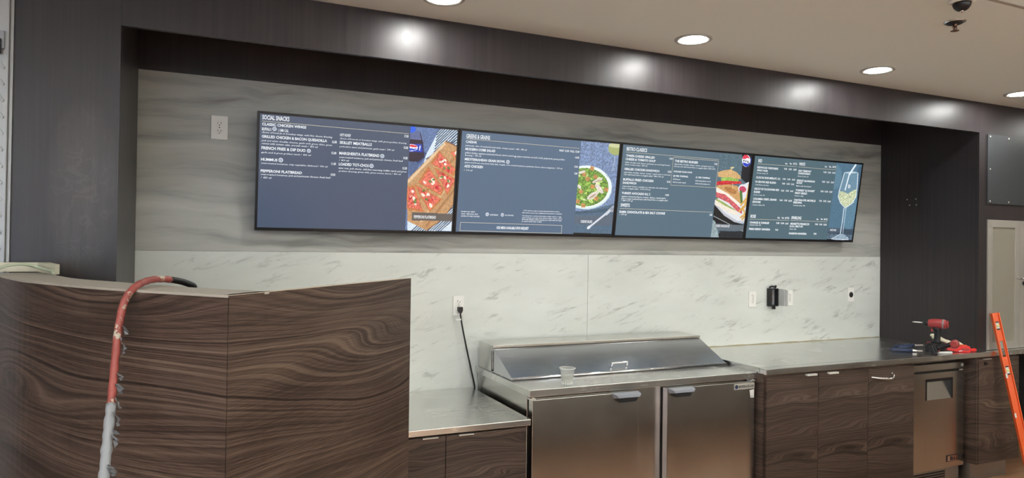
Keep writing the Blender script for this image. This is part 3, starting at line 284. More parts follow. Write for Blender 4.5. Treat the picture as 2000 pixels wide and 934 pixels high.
  ((98, 112, 140),0,[(1.013,0.382),(1.012,0.381),(1.011,0.381),(1.01,0.38),(1.008,0.38),(1.007,0.38),(1.006,0.381),(1.005,0.382),(1.006,0.383),(1.007,0.383),(1.008,0.384),(1.01,0.384),(1.011,0.383),(1.012,0.383)]),
  ((98, 112, 140),0,[(1.003,0.387),(1.002,0.386),(1.001,0.386),(1.0,0.385),(0.998,0.385),(0.997,0.386),(0.996,0.386),(0.995,0.387),(0.996,0.388),(0.997,0.388),(0.998,0.389),(1.0,0.389),(1.001,0.389),(1.002,0.388)]),
  ((98, 112, 140),0,[(0.995,0.394),(0.994,0.393),(0.994,0.392),(0.992,0.392),(0.991,0.392),(0.989,0.392),(0.988,0.393),(0.988,0.394),(0.988,0.394),(0.989,0.395),(0.99,0.395),(0.992,0.396),(0.993,0.395),(0.994,0.395)]),
  ((98, 112, 140),0,[(0.989,0.402),(0.989,0.401),(0.988,0.4),(0.987,0.4),(0.985,0.4),(0.984,0.4),(0.983,0.4),(0.982,0.401),(0.983,0.402),(0.983,0.403),(0.985,0.403),(0.986,0.403),(0.988,0.403),(0.989,0.402)]),
  ((98, 112, 140),0,[(0.987,0.41),(0.987,0.409),(0.986,0.408),(0.984,0.408),(0.983,0.408),(0.981,0.408),(0.98,0.409),(0.98,0.41),(0.98,0.41),(0.981,0.411),(0.982,0.412),(0.984,0.412),(0.986,0.411),(0.987,0.411)]),
  ((98, 112, 140),0,[(0.988,0.419),(0.987,0.418),(0.986,0.417),(0.985,0.417),(0.983,0.416),(0.982,0.417),(0.981,0.417),(0.98,0.418),(0.981,0.419),(0.982,0.42),(0.983,0.42),(0.985,0.42),(0.986,0.42),(0.987,0.419)]),
  ((98, 112, 140),0,[(0.991,0.427),(0.991,0.426),(0.99,0.425),(0.989,0.425),(0.987,0.425),(0.985,0.425),(0.984,0.426),(0.984,0.426),(0.984,0.427),(0.985,0.429),(0.987,0.429),(0.988,0.429),(0.99,0.429),(0.991,0.427)]),
  ((98, 112, 140),0,[(0.997,0.434),(0.997,0.433),(0.996,0.433),(0.995,0.432),(0.993,0.432),(0.992,0.432),(0.991,0.433),(0.99,0.434),(0.991,0.436),(0.991,0.436),(0.993,0.437),(0.994,0.437),(0.996,0.436),(0.997,0.436)]),
  ((98, 112, 140),0,[(1.006,0.441),(1.006,0.44),(1.005,0.44),(1.004,0.439),(1.002,0.439),(1.001,0.44),(0.999,0.44),(0.999,0.441),(0.999,0.442),(1.0,0.442),(1.002,0.443),(1.003,0.443),(1.005,0.443),(1.006,0.442)]),
  ((98, 112, 140),0,[(1.017,0.446),(1.017,0.445),(1.016,0.444),(1.014,0.444),(1.013,0.444),(1.011,0.444),(1.01,0.445),(1.01,0.446),(1.01,0.446),(1.011,0.447),(1.012,0.447),(1.014,0.448),(1.015,0.447),(1.016,0.447)]),
  ((98, 112, 140),0,[(1.029,0.449),(1.029,0.448),(1.028,0.447),(1.026,0.447),(1.025,0.447),(1.023,0.447),(1.022,0.447),(1.022,0.448),(1.022,0.449),(1.023,0.45),(1.024,0.45),(1.026,0.45),(1.027,0.45),(1.028,0.449)]),
  ((98, 112, 140),0,[(1.041,0.449),(1.041,0.449),(1.04,0.448),(1.039,0.447),(1.037,0.447),(1.036,0.448),(1.035,0.448),(1.034,0.449),(1.034,0.45),(1.035,0.451),(1.037,0.451),(1.038,0.451),(1.04,0.451),(1.041,0.45)]),
  ((98, 112, 140),0,[(1.054,0.448),(1.054,0.447),(1.053,0.447),(1.051,0.446),(1.05,0.446),(1.048,0.446),(1.047,0.447),(1.047,0.448),(1.047,0.449),(1.048,0.449),(1.049,0.45),(1.051,0.45),(1.052,0.449),(1.053,0.449)]),
  ((98, 112, 140),0,[(1.065,0.445),(1.065,0.444),(1.064,0.443),(1.063,0.443),(1.061,0.443),(1.06,0.443),(1.059,0.444),(1.058,0.444),(1.058,0.445),(1.059,0.446),(1.061,0.446),(1.062,0.446),(1.064,0.446),(1.065,0.446)]),
  ((98, 112, 140),0,[(1.076,0.44),(1.075,0.439),(1.074,0.438),(1.073,0.438),(1.071,0.438),(1.07,0.438),(1.069,0.439),(1.068,0.439),(1.069,0.44),(1.069,0.441),(1.071,0.441),(1.073,0.441),(1.074,0.441),(1.075,0.44)]),
  ((98, 112, 140),0,[(1.084,0.432),(1.083,0.431),(1.082,0.431),(1.081,0.431),(1.079,0.431),(1.078,0.431),(1.077,0.431),(1.076,0.432),(1.077,0.432),(1.077,0.433),(1.079,0.434),(1.081,0.434),(1.082,0.433),(1.083,0.433)]),
  ((98, 112, 140),0,[(1.089,0.424),(1.089,0.424),(1.088,0.423),(1.086,0.422),(1.085,0.422),(1.083,0.423),(1.082,0.423),(1.082,0.424),(1.082,0.425),(1.083,0.425),(1.084,0.426),(1.086,0.426),(1.087,0.426),(1.089,0.425)]),
  ((214, 220, 230),0,[(0.896,0.053),(1.02,0.149),(1.011,0.158),(0.888,0.062)]),
  ((225, 230, 238),0,[(0.908,0.07),(0.91,0.067),(0.909,0.061),(0.906,0.056),(0.901,0.052),(0.895,0.05),(0.889,0.05),(0.885,0.052),(0.883,0.056),(0.884,0.061),(0.887,0.066),(0.892,0.07),(0.898,0.072),(0.904,0.072)]),
  ((206, 212, 222),0,[(1.018,0.14),(1.049,0.17),(1.033,0.182),(1.003,0.152)]),
  ((224, 228, 236),0,[(1.033,0.178),(1.07,0.207),(1.067,0.209),(1.031,0.18)]),
  ((224, 228, 236),0,[(1.04,0.173),(1.077,0.201),(1.074,0.204),(1.038,0.175)]),
  ((224, 228, 236),0,[(1.048,0.167),(1.084,0.196),(1.082,0.198),(1.045,0.169)]),
  ((224, 228, 236),0,[(1.055,0.162),(1.092,0.19),(1.089,0.193),(1.052,0.164)]),
 ],
 2: [
  ((88, 112, 124),0.2,[(0.667,0.618),(1.184,0.654),(1.258,0.038),(0.757,0.044)]),
  ((30, 30, 38),0.25,[(0.973,0.621),(1.12,0.631),(1.114,0.338),(1.055,0.393),(0.992,0.434),(0.99,0.526)]),
  ((24, 25, 28),0.2,[(0.781,0.247),(1.013,0.117),(1.09,0.106),(1.096,0.067),(0.787,0.092),(0.771,0.207)]),
  ((226, 228, 232),0.03,[(0.782,0.269),(1.069,0.413),(1.114,0.338),(1.095,0.126),(1.05,0.117),(0.978,0.126),(0.881,0.169)]),
  ((190, 194, 202),0.03,[(0.786,0.243),(0.881,0.169),(0.978,0.126),(1.05,0.117),(1.096,0.125),(1.094,0.134),(1.001,0.136),(0.887,0.186),(0.786,0.259)]),
  ((212, 172, 118),0.12,[(0.787,0.463),(0.829,0.476),(0.894,0.488),(0.953,0.469),(0.988,0.445),(0.992,0.425),(0.917,0.429),(0.792,0.431)]),
  ((150, 190, 92),0.3,[(0.816,0.425),(0.884,0.435),(0.971,0.424),(0.974,0.407),(0.888,0.407),(0.823,0.407)]),
  ((204, 52, 58),0.3,[(0.784,0.399),(0.855,0.408),(0.994,0.41),(1.005,0.396),(0.94,0.388),(0.787,0.375)]),
  ((206, 160, 104),0.15,[(0.784,0.371),(0.891,0.385),(0.97,0.376),(1.007,0.332),(1.018,0.262),(1.005,0.252),(0.785,0.36)]),
  ((180, 124, 74),0.2,[(0.968,0.329),(0.959,0.322),(0.942,0.321),(0.918,0.324),(0.894,0.332),(0.874,0.342),(0.861,0.353),(0.859,0.361),(0.868,0.367),(0.885,0.368),(0.908,0.365),(0.932,0.358),(0.953,0.348),(0.966,0.337)]),
  ((242, 234, 220),0.04,[(0.785,0.363),(0.896,0.321),(1.004,0.261),(1.013,0.241),(0.959,0.26),(0.79,0.33)]),
  ((206, 98, 104),0.35,[(0.79,0.326),(0.868,0.315),(0.958,0.263),(1.036,0.213),(1.035,0.184),(0.992,0.202),(0.909,0.258),(0.795,0.295)]),
  ((156, 176, 96),0.3,[(0.796,0.285),(0.86,0.262),(0.983,0.208),(0.994,0.189),(0.951,0.197),(0.8,0.257)]),
  ((238, 228, 212),0.06,[(0.789,0.275),(0.88,0.237),(0.996,0.199),(1.001,0.171),(0.928,0.187),(0.791,0.243)]),
  ((232, 228, 234),0,[(1.062,0.368),(1.068,0.351),(1.065,0.335),(1.054,0.322),(1.037,0.316),(1.017,0.318),(0.998,0.326),(0.985,0.341),(0.979,0.358),(0.982,0.374),(0.993,0.386),(1.01,0.392),(1.03,0.39),(1.049,0.382)]),
  ((196, 72, 104),0.3,[(1.05,0.349),(1.044,0.341),(1.033,0.336),(1.019,0.334),(1.006,0.338),(0.995,0.344),(0.988,0.353),(0.988,0.363),(0.994,0.372),(1.005,0.377),(1.019,0.378),(1.032,0.375),(1.043,0.368),(1.05,0.359)]),
  ((80, 120, 56),0.3,[(0.992,0.345),(1.016,0.346),(1.032,0.269),(1.017,0.255)]),
  ((222, 176, 90),0.2,[(1.043,0.207),(1.08,0.268),(1.067,0.273),(1.03,0.212)]),
  ((178, 120, 54),0,[(1.043,0.207),(1.08,0.268),(1.078,0.269),(1.041,0.208)]),
  ((222, 176, 90),0.2,[(1.028,0.152),(1.082,0.187),(1.072,0.196),(1.019,0.162)]),
  ((178, 120, 54),0,[(1.03,0.153),(1.083,0.188),(1.082,0.19),(1.028,0.155)]),
  ((222, 176, 90),0.2,[(1.021,0.238),(1.068,0.293),(1.055,0.299),(1.009,0.245)]),
  ((178, 120, 54),0,[(1.022,0.238),(1.068,0.293),(1.066,0.294),(1.019,0.24)]),
  ((222, 176, 90),0.2,[(1.06,0.242),(1.073,0.321),(1.059,0.323),(1.045,0.244)]),
  ((178, 120, 54),0,[(1.059,0.24),(1.073,0.319),(1.07,0.32),(1.057,0.241)]),
  ((222, 176, 90),0.2,[(1.071,0.282),(1.079,0.393),(1.065,0.395),(1.056,0.284)]),
  ((178, 120, 54),0,[(1.07,0.281),(1.079,0.392),(1.076,0.392),(1.068,0.281)]),
  ((222, 176, 90),0.2,[(1.016,0.193),(1.05,0.239),(1.038,0.245),(1.003,0.199)]),
  ((178, 120, 54),0,[(1.016,0.193),(1.051,0.24),(1.048,0.241),(1.014,0.194)]),
  ((222, 176, 90),0.2,[(1.049,0.138),(1.077,0.175),(1.064,0.182),(1.036,0.144)]),
  ((178, 120, 54),0,[(1.049,0.138),(1.077,0.175),(1.075,0.177),(1.047,0.139)]),
  ((222, 176, 90),0.2,[(1.041,0.215),(1.067,0.158),(1.08,0.16),(1.055,0.218)]),
  ((178, 120, 54),0,[(1.052,0.214),(1.078,0.155),(1.08,0.157),(1.055,0.215)]),
  ((224, 205, 150),0,[(0.886,0.458),(0.912,0.501),(0.909,0.502),(0.883,0.459)]),
  ((224, 210, 160),0,[(0.922,0.504),(0.922,0.501),(0.918,0.498),(0.912,0.496),(0.904,0.493),(0.897,0.493),(0.892,0.493),(0.889,0.495),(0.889,0.498),(0.893,0.501),(0.899,0.504),(0.907,0.506),(0.914,0.507),(0.919,0.506)]),
  ((224, 205, 150),0,[(0.934,0.356),(0.925,0.393),(0.921,0.393),(0.93,0.355)]),
  ((242, 242, 248),0,[(1.058,0.558),(1.058,0.546),(1.056,0.535),(1.05,0.526),(1.042,0.518),(1.032,0.514),(1.022,0.513),(1.011,0.516),(1.001,0.522),(0.993,0.531),(0.987,0.542),(0.984,0.553),(0.984,0.565),(0.986,0.576),(0.992,0.586),(1.0,0.592),(1.009,0.597),(1.02,0.597),(1.031,0.594),(1.04,0.589),(1.049,0.58),(1.055,0.57)]),
  ((226, 62, 84),0,[(0.985,0.564),(0.989,0.583),(1.002,0.594),(1.018,0.596),(1.036,0.588),(1.05,0.57),(1.028,0.575),(1.005,0.564)]),
  ((40, 64, 196),0,[(0.99,0.539),(1.008,0.541),(1.034,0.534),(1.056,0.544),(1.052,0.527),(1.037,0.516),(1.017,0.515),(1.001,0.525)]),
  ((28, 36, 60),0,[(0.994,0.555),(1.0,0.56),(1.008,0.555),(1.001,0.544)]),
  ((28, 36, 60),0,[(1.014,0.558),(1.022,0.558),(1.023,0.543),(1.016,0.545)]),
  ((28, 36, 60),0,[(1.029,0.555),(1.037,0.557),(1.038,0.539),(1.031,0.542)]),
  ((28, 36, 60),0,[(1.042,0.556),(1.044,0.541),(1.048,0.541),(1.046,0.556)]),
  ((40, 60, 170),0,[(1.06,0.575),(1.095,0.577),(1.095,0.518),(1.066,0.524)]),
  ((230, 236, 250),0,[(1.072,0.57),(1.071,0.526),(1.08,0.526),(1.081,0.569)]),
  ((146, 164, 168),0.3,[(0.779,0.143),(0.81,0.125),(0.863,0.006),(0.858,0.01),(0.769,0.011)]),
  ((36, 40, 46),0.5,[(0.856,0.061),(1.088,0.063),(1.098,0.006),(0.866,0.01)]),
  ((180, 190, 196),0,[(0.788,0.162),(1.071,0.059),(1.072,0.062),(0.79,0.165)]),
  ((98, 108, 118),0.06,[(0.816,0.111),(0.981,0.107),(1.069,0.106),(1.07,0.069),(0.953,0.069),(0.832,0.07)]),
 ],
 3: [
  ((84, 116, 138),0.12,[(0.624,0.683),(1.181,0.723),(1.285,0.089),(0.74,0.093)]),
  ((96, 132, 154),0.1,[(1.072,0.299),(1.071,0.21),(1.054,0.138),(1.025,0.099),(0.99,0.101),(0.957,0.141),(0.931,0.214),(0.917,0.303),(0.919,0.391),(0.936,0.461),(0.964,0.499),(0.998,0.499),(1.032,0.46),(1.058,0.388)]),
  ((98, 132, 152),0.1,[(0.871,0.488),(0.868,0.448),(0.852,0.415),(0.827,0.398),(0.798,0.398),(0.771,0.416),(0.752,0.449),(0.743,0.489),(0.747,0.529),(0.763,0.561),(0.787,0.578),(0.816,0.578),(0.842,0.56),(0.862,0.528)]),
  ((70, 98, 120),0.1,[(1.108,0.462),(1.108,0.407),(1.098,0.364),(1.082,0.34),(1.062,0.34),(1.042,0.365),(1.027,0.408),(1.019,0.463),(1.02,0.517),(1.029,0.561),(1.045,0.584),(1.065,0.584),(1.084,0.56),(1.1,0.516)]),
  ((62, 78, 94),0.25,[(0.727,0.105),(1.133,0.101),(1.156,0.016),(0.749,0.022)]),
  ((86, 104, 120),0.45,[(0.734,0.065),(1.131,0.056),(1.145,0.016),(0.749,0.022)]),
  ((78, 92, 108),0.05,[(0.796,0.107),(0.964,0.107),(0.971,0.074),(0.794,0.072)]),
  ((112, 144, 164),0.06,[(0.895,0.528),(1.034,0.531),(1.048,0.438),(1.049,0.351),(1.017,0.298),(0.952,0.262),(0.891,0.297),(0.859,0.351),(0.867,0.398),(0.882,0.461)]),
  ((196, 204, 168),0.3,[(0.871,0.386),(0.913,0.383),(0.959,0.369),(1.004,0.396),(1.049,0.41),(1.047,0.346),(1.012,0.295),(0.952,0.264),(0.894,0.297),(0.866,0.344)]),
  ((232, 236, 214),0,[(0.988,0.304),(0.987,0.302),(0.982,0.302),(0.98,0.304),(0.981,0.306),(0.986,0.306)]),
  ((232, 236, 214),0,[(0.966,0.325),(0.964,0.323),(0.96,0.323),(0.957,0.325),(0.959,0.328),(0.964,0.328)]),
  ((232, 236, 214),0,[(0.97,0.308),(0.968,0.306),(0.964,0.306),(0.961,0.308),(0.963,0.31),(0.967,0.31)]),
  ((232, 236, 214),0,[(1.021,0.348),(1.019,0.346),(1.014,0.346),(1.012,0.348),(1.014,0.35),(1.018,0.35)]),
  ((232, 236, 214),0,[(1.0,0.32),(0.998,0.318),(0.993,0.318),(0.991,0.32),(0.993,0.322),(0.997,0.322)]),
  ((232, 236, 214),0,[(0.952,0.307),(0.95,0.305),(0.946,0.305),(0.943,0.306),(0.945,0.309),(0.949,0.309)]),
  ((232, 236, 214),0,[(0.993,0.333),(0.991,0.331),(0.987,0.331),(0.984,0.332),(0.986,0.336),(0.99,0.336)]),
  ((232, 236, 214),0,[(0.982,0.297),(0.98,0.294),(0.976,0.294),(0.973,0.296),(0.975,0.298),(0.98,0.299)]),
  ((232, 236, 214),0,[(0.987,0.321),(0.985,0.319),(0.981,0.319),(0.978,0.321),(0.98,0.323),(0.985,0.323)]),
  ((232, 236, 214),0,[(0.953,0.309),(0.951,0.306),(0.946,0.306),(0.944,0.308),(0.946,0.31),(0.95,0.31)]),
  ((232, 236, 214),0,[(1.016,0.349),(1.014,0.346),(1.009,0.346),(1.007,0.349),(1.009,0.351),(1.013,0.351)]),
  ((232, 236, 214),0,[(0.943,0.317),(0.941,0.315),(0.937,0.314),(0.935,0.316),(0.936,0.318),(0.941,0.319)]),
  ((232, 236, 214),0,[(0.929,0.363),(0.927,0.361),(0.923,0.361),(0.921,0.363),(0.922,0.365),(0.927,0.365)]),
  ((232, 236, 214),0,[(0.938,0.315),(0.936,0.312),(0.932,0.312),(0.929,0.314),(0.931,0.316),(0.936,0.317)]),
  ((232, 236, 214),0,[(0.967,0.325),(0.965,0.323),(0.961,0.323),(0.958,0.325),(0.96,0.328),(0.964,0.328)]),
  ((232, 236, 214),0,[(0.984,0.329),(0.982,0.328),(0.978,0.328),(0.975,0.329),(0.977,0.331),(0.981,0.331)]),
  ((232, 236, 214),0,[(1.036,0.309),(1.034,0.307),(1.03,0.307),(1.027,0.309),(1.029,0.311),(1.033,0.311)]),
  ((232, 236, 214),0,[(1.034,0.319),(1.033,0.316),(1.028,0.316),(1.026,0.318),(1.027,0.32),(1.032,0.321)]),
  ((232, 236, 214),0,[(1.012,0.313),(1.01,0.311),(1.006,0.311),(1.003,0.313),(1.005,0.315),(1.009,0.315)]),
  ((232, 236, 214),0,[(1.026,0.346),(1.024,0.345),(1.02,0.345),(1.017,0.346),(1.019,0.349),(1.023,0.349)]),
  ((232, 236, 214),0,[(0.933,0.369),(0.931,0.367),(0.927,0.366),(0.925,0.368),(0.926,0.371),(0.931,0.371)]),
  ((232, 236, 214),0,[(0.911,0.293),(0.909,0.291),(0.905,0.291),(0.902,0.293),(0.904,0.295),(0.908,0.295)]),
  ((232, 236, 214),0,[(0.956,0.361),(0.954,0.359),(0.95,0.359),(0.947,0.361),(0.949,0.363),(0.954,0.363)]),
  ((232, 236, 214),0,[(0.91,0.328),(0.908,0.325),(0.904,0.325),(0.901,0.328),(0.903,0.329),(0.908,0.329)]),
  ((232, 236, 214),0,[(0.992,0.306),(0.99,0.304),(0.986,0.304),(0.983,0.306),(0.985,0.308),(0.989,0.308)]),
  ((232, 236, 214),0,[(0.973,0.345),(0.971,0.343),(0.967,0.343),(0.964,0.345),(0.966,0.346),(0.97,0.346)]),
  ((232, 236, 214),0,[(0.989,0.357),(0.987,0.355),(0.983,0.355),(0.98,0.357),(0.982,0.359),(0.987,0.359)]),
  ((232, 236, 214),0,[(0.936,0.36),(0.934,0.358),(0.93,0.358),(0.927,0.36),(0.929,0.362),(0.933,0.362)]),
  ((232, 236, 214),0,[(0.992,0.329),(0.99,0.328),(0.985,0.328),(0.983,0.329),(0.985,0.331),(0.989,0.331)]),
  ((232, 236, 214),0,[(0.953,0.353),(0.951,0.35),(0.947,0.35),(0.944,0.352),(0.946,0.354),(0.95,0.355)]),
  ((232, 236, 214),0,[(1.013,0.342),(1.011,0.34),(1.007,0.34),(1.004,0.342),(1.006,0.344),(1.01,0.344)]),
  ((232, 236, 214),0,[(1.021,0.352),(1.019,0.35),(1.014,0.35),(1.012,0.352),(1.014,0.354),(1.018,0.354)]),
  ((232, 236, 214),0,[(0.988,0.313),(0.987,0.311),(0.982,0.311),(0.98,0.313),(0.981,0.315),(0.986,0.315)]),
  ((232, 236, 214),0,[(0.914,0.355),(0.912,0.353),(0.908,0.352),(0.905,0.354),(0.907,0.356),(0.911,0.357)]),
  ((232, 236, 214),0,[(0.997,0.365),(0.995,0.363),(0.991,0.363),(0.988,0.365),(0.99,0.367),(0.994,0.367)]),
  ((232, 236, 214),0,[(0.956,0.364),(0.954,0.362),(0.95,0.362),(0.947,0.364),(0.949,0.366),(0.954,0.366)]),
  ((232, 236, 214),0,[(1.037,0.308),(1.035,0.305),(1.03,0.305),(1.028,0.307),(1.03,0.309),(1.034,0.309)]),
  ((232, 236, 214),0,[(0.932,0.303),(0.931,0.301),(0.926,0.301),(0.924,0.303),(0.926,0.305),(0.93,0.305)]),
  ((232, 236, 214),0,[(0.995,0.364),(0.993,0.362),(0.989,0.362),(0.986,0.363),(0.988,0.366),(0.992,0.366)]),
  ((232, 236, 214),0,[(0.934,0.319),(0.933,0.317),(0.928,0.316),(0.926,0.318),(0.927,0.321),(0.932,0.321)]),
  ((214, 228, 236),0,[(0.891,0.527),(0.878,0.462),(0.886,0.461),(0.899,0.526)]),
  ((214, 228, 236),0,[(0.878,0.462),(0.862,0.391),(0.87,0.389),(0.886,0.461)]),
  ((214, 228, 236),0,[(0.862,0.39),(0.859,0.344),(0.866,0.343),(0.87,0.39)]),
  ((214, 228, 236),0,[(0.859,0.342),(0.891,0.296),(0.897,0.298),(0.866,0.344)]),
  ((214, 228, 236),0,[(0.892,0.295),(0.95,0.26),(0.954,0.264),(0.896,0.299)]),
  ((214, 228, 236),0,[(0.955,0.26),(1.02,0.296),(1.014,0.3),(0.95,0.264)]),
  ((214, 228, 236),0,[(1.021,0.297),(1.053,0.35),(1.046,0.352),(1.013,0.299)]),
  ((214, 228, 236),0,[(1.053,0.351),(1.051,0.43),(1.043,0.431),(1.045,0.351)]),
  ((214, 228, 236),0,[(1.051,0.431),(1.04,0.531),(1.032,0.531),(1.043,0.43)]),
  ((190, 208, 220),0,[(1.036,0.534),(1.03,0.531),(1.01,0.528),(0.981,0.525),(0.949,0.523),(0.92,0.522),(0.9,0.524),(0.893,0.526),(0.899,0.529),(0.919,0.532),(0.947,0.535),(0.979,0.537),(1.008,0.537),(1.029,0.536)]),
  ((228, 240, 246),0,[(0.995,0.597),(0.938,0.514),(0.953,0.508),(1.01,0.591)]),
  ((228, 240, 246),0,[(0.94,0.512),(0.918,0.393),(0.93,0.392),(0.952,0.51)]),
  ((200, 216, 228),0,[(0.936,0.262),(0.933,0.06),(0.942,0.06),(0.944,0.261)]),
  ((180, 198, 214),0,[(0.956,0.262),(0.959,0.061),(0.965,0.06),(0.963,0.262)]),
  ((150, 172, 190),0.25,[(0.924,0.06),(0.973,0.061),(1.022,0.038),(1.033,0.026),(0.971,0.013),(0.871,0.018),(0.846,0.025)]),
  ((236, 242, 248),0,[(0.849,0.02),(1.031,0.019),(1.03,0.022),(0.849,0.024)]),
  ((210, 222, 232),0,[(0.923,0.058),(0.852,0.027),(0.855,0.024),(0.926,0.055)]),
 ],
}
PICX = {0: .7935, 1: .7895, 2: .7875, 3: .803}
HOSE = [(-0.255, -1.746, 1.471), (-0.262, -1.753, 1.478), (-0.29, -1.774, 1.49), (-0.328, -1.822, 1.499), (-0.36, -1.877, 1.498), (-0.385, -1.955, 1.485), (-0.403, -1.981, 1.453), (-0.412, -2.001, 1.394), (-0.415, -2.028, 1.327), (-0.416, -2.073, 1.242), (-0.416, -2.135, 1.166), (-0.414, -2.199, 1.104), (-0.41, -2.25, 1.067), (-0.404, -2.319, 1.016)]
TAPEN = 32
GREEN = [(-0.875, -1.2, 1.473), (-0.845, -1.1, 1.503), (-0.825, -1.06, 1.512), (-0.798, -1.02, 1.514), (-0.761, -0.98, 1.501), (-0.707, -1.07, 1.492), (-0.696, -1.1, 1.487)]
BLOCKFP = [(-0.91, -0.835), (-0.79, -0.835), (-0.691, -1.104), (-0.6859999999999999, -1.054), (-0.755, -0.815), (-0.91, -0.815)]
LV1 = (4.835, -.822, 1.176); LV0 = (4.940, -1.02, .001); LVROT = -.45
DR1 = (4.400, -.688, PI*.62)
DR2 = (4.225, -.765, .5)
DR2T = Matrix.Translation((0, 0, .030)) @ Matrix.Rotation(1.2, 4, 'X')
# ------------------------------------------------------------------ materials
def lin(c):
    return tuple(((v/255)/12.92 if v/255 <= .04045 else ((v/255+.055)/1.055)**2.4) for v in c)
class NT:
    def __init__(s, name):
        s.m = bpy.data.materials.new(name); s.m.use_nodes = True; s.t = s.m.node_tree
        s.b = s.t.nodes['Principled BSDF']
    def n(s, typ, **kw):
        nd = s.t.nodes.new(typ)
        for k, v in kw.items():
            if k.startswith('i_'):
                key = k[2:]; key = int(key) if key.isdigit() else key.replace('_', ' ')
                nd.inputs[key].default_value = v
            else: setattr(nd, k, v)
        return nd
    def l(s, a, b): s.t.links.new(a, b)
    def coords(s, scale=(1,1,1), rot=(0,0,0)):
        tc = s.n('ShaderNodeTexCoord'); mp = s.n('ShaderNodeMapping')
        mp.inputs['Scale'].default_value = scale; mp.inputs['Rotation'].default_value = rot
        s.l(tc.outputs['Object'], mp.inputs['Vector']); return mp.outputs['Vector']
    def noise(s, vec, scale, detail=3, rough=.5, dist=0):
        nd = s.n('ShaderNodeTexNoise'); nd.inputs['Scale'].default_value = scale; nd.inputs['Detail'].default_value = detail
        nd.inputs['Roughness'].default_value = rough; nd.inputs['Distortion'].default_value = dist
        s.l(vec, nd.inputs['Vector']); return nd.outputs['Fac']
    def ramp(s, fac, stops):
        r = s.n('ShaderNodeValToRGB'); e = r.color_ramp.elements
        e[0].position = stops[0][0]; e[0].color = (*stops[0][1], 1) if len(stops[0][1]) == 3 else stops[0][1]
        e[1].position = stops[1][0]; e[1].color = (*stops[1][1], 1)
        for p, c in stops[2:]:
            x = e.new(p); x.color = (*c, 1)
        s.l(fac, r.inputs['Fac']); return r.outputs['Color']
    def math(s, op, a, b=0.0, clamp=False):
        nd = s.n('ShaderNodeMath', operation=op, use_clamp=clamp)
        for i, v in enumerate((a, b)):
            if hasattr(v, 'links'): s.l(v, nd.inputs[i])
            else: nd.inputs[i].default_value = v
        return nd.outputs[0]
    def mix(s, fac, a, b, mode='MIX'):
        nd = s.n('ShaderNodeMix', data_type='RGBA', blend_type=mode)
        for i, v in ((0, fac), (6, a), (7, b)):
            if hasattr(v, 'links'): s.l(v, nd.inputs[i])
            else: nd.inputs[i].default_value = v if i == 0 else (*v, 1)
        return nd.outputs[2]
    def bump(s, h, strength=.2, dist=.002):
        b = s.n('ShaderNodeBump'); b.inputs['Strength'].default_value = strength; b.inputs['Distance'].default_value = dist
        s.l(h, b.inputs['Height']); s.l(b.outputs['Normal'], s.b.inputs['Normal'])
def plain(name, col, rough=.5, metal=0, spec=.5, emit=None, strength=1, alpha=None, trans=None, ior=1.45, coat=0):
    M = NT(name); b = M.b
    b.inputs['Base Color'].default_value = (*col, 1); b.inputs['Roughness'].default_value = rough
    b.inputs['Metallic'].default_value = metal; b.inputs['Specular IOR Level'].default_value = spec
    b.inputs['IOR'].default_value = ior; b.inputs['Coat Weight'].default_value = coat
    if emit: b.inputs['Emission Color'].default_value = (*emit, 1); b.inputs['Emission Strength'].default_value = strength
    if trans is not None: b.inputs['Transmission Weight'].default_value = trans
    if alpha is not None: b.inputs['Alpha'].default_value = alpha
    # slight procedural mottling of the gloss so nothing is perfectly uniform
    if not emit and trans is None:
        n = M.noise(M.coords(), 35, 3); r = M.n('ShaderNodeMapRange'); M.l(n, r.inputs[0])
        r.inputs[3].default_value = max(.02, rough-.06); r.inputs[4].default_value = min(1, rough+.06)
        M.l(r.outputs[0], b.inputs['Roughness'])
    return M.m
def walnut(name, seed=0, tone=1.0, k=1.0, stretch=.50, det=2.2):
    M = NT(name)
    v = M.coords((stretch*k, stretch*k, 1.9*k)); mp = v.node; mp.inputs['Location'].default_value = (seed*3.1, seed*1.7, seed*2.3)
    n0 = M.noise(v, 1.3, det, .45, .25)
    tc = M.n('ShaderNodeTexCoord'); sp = M.n('ShaderNodeSeparateXYZ'); M.l(tc.outputs['Object'], sp.inputs[0])
    n = M.math('ADD', M.math('MULTIPLY', sp.outputs[2], .95*k), M.math('MULTIPLY', n0, .54))
    def line(freq, det):
        nd = M.n('ShaderNodeTexNoise', noise_dimensions='1D'); nd.inputs['Scale'].default_value = 1; nd.inputs['Detail'].default_value = det; nd.inputs['Roughness'].default_value = .6
        M.l(M.math('MULTIPLY', n, freq), nd.inputs['W']); return M.math('SUBTRACT', nd.outputs['Fac'], .5)
    rings = line(150, 3); r2 = line(38, 2)
    fib = M.noise(M.coords((5, 5, 260)), 1.0, 4, .7)
    brd = M.noise(M.coords((.9, .9, 5)), 1.3, 2)
    s1 = M.math('ADD', M.math('MULTIPLY', rings, 1.0), M.math('MULTIPLY', r2, .85))
    s2 = M.math('ADD', s1, M.math('MULTIPLY', M.math('SUBTRACT', fib, .5), .8))
    s3 = M.math('ADD', M.math('ADD', s2, M.math('MULTIPLY', M.math('SUBTRACT', brd, .5), .7)), .5, True)
    t = tone
    col = M.ramp(s3, [(.12, (.020*t, .0125*t, .010*t)), (.42, (.046*t, .030*t, .0235*t)), (.62, (.080*t, .053*t, .041*t)), (.90, (.128*t, .090*t, .069*t))])
    M.l(col, M.b.inputs['Base Color']); M.b.inputs['Roughness'].default_value = .42; M.b.inputs['Specular IOR Level'].default_value = .4
    M.bump(s3, .12, .001)
    return M.m
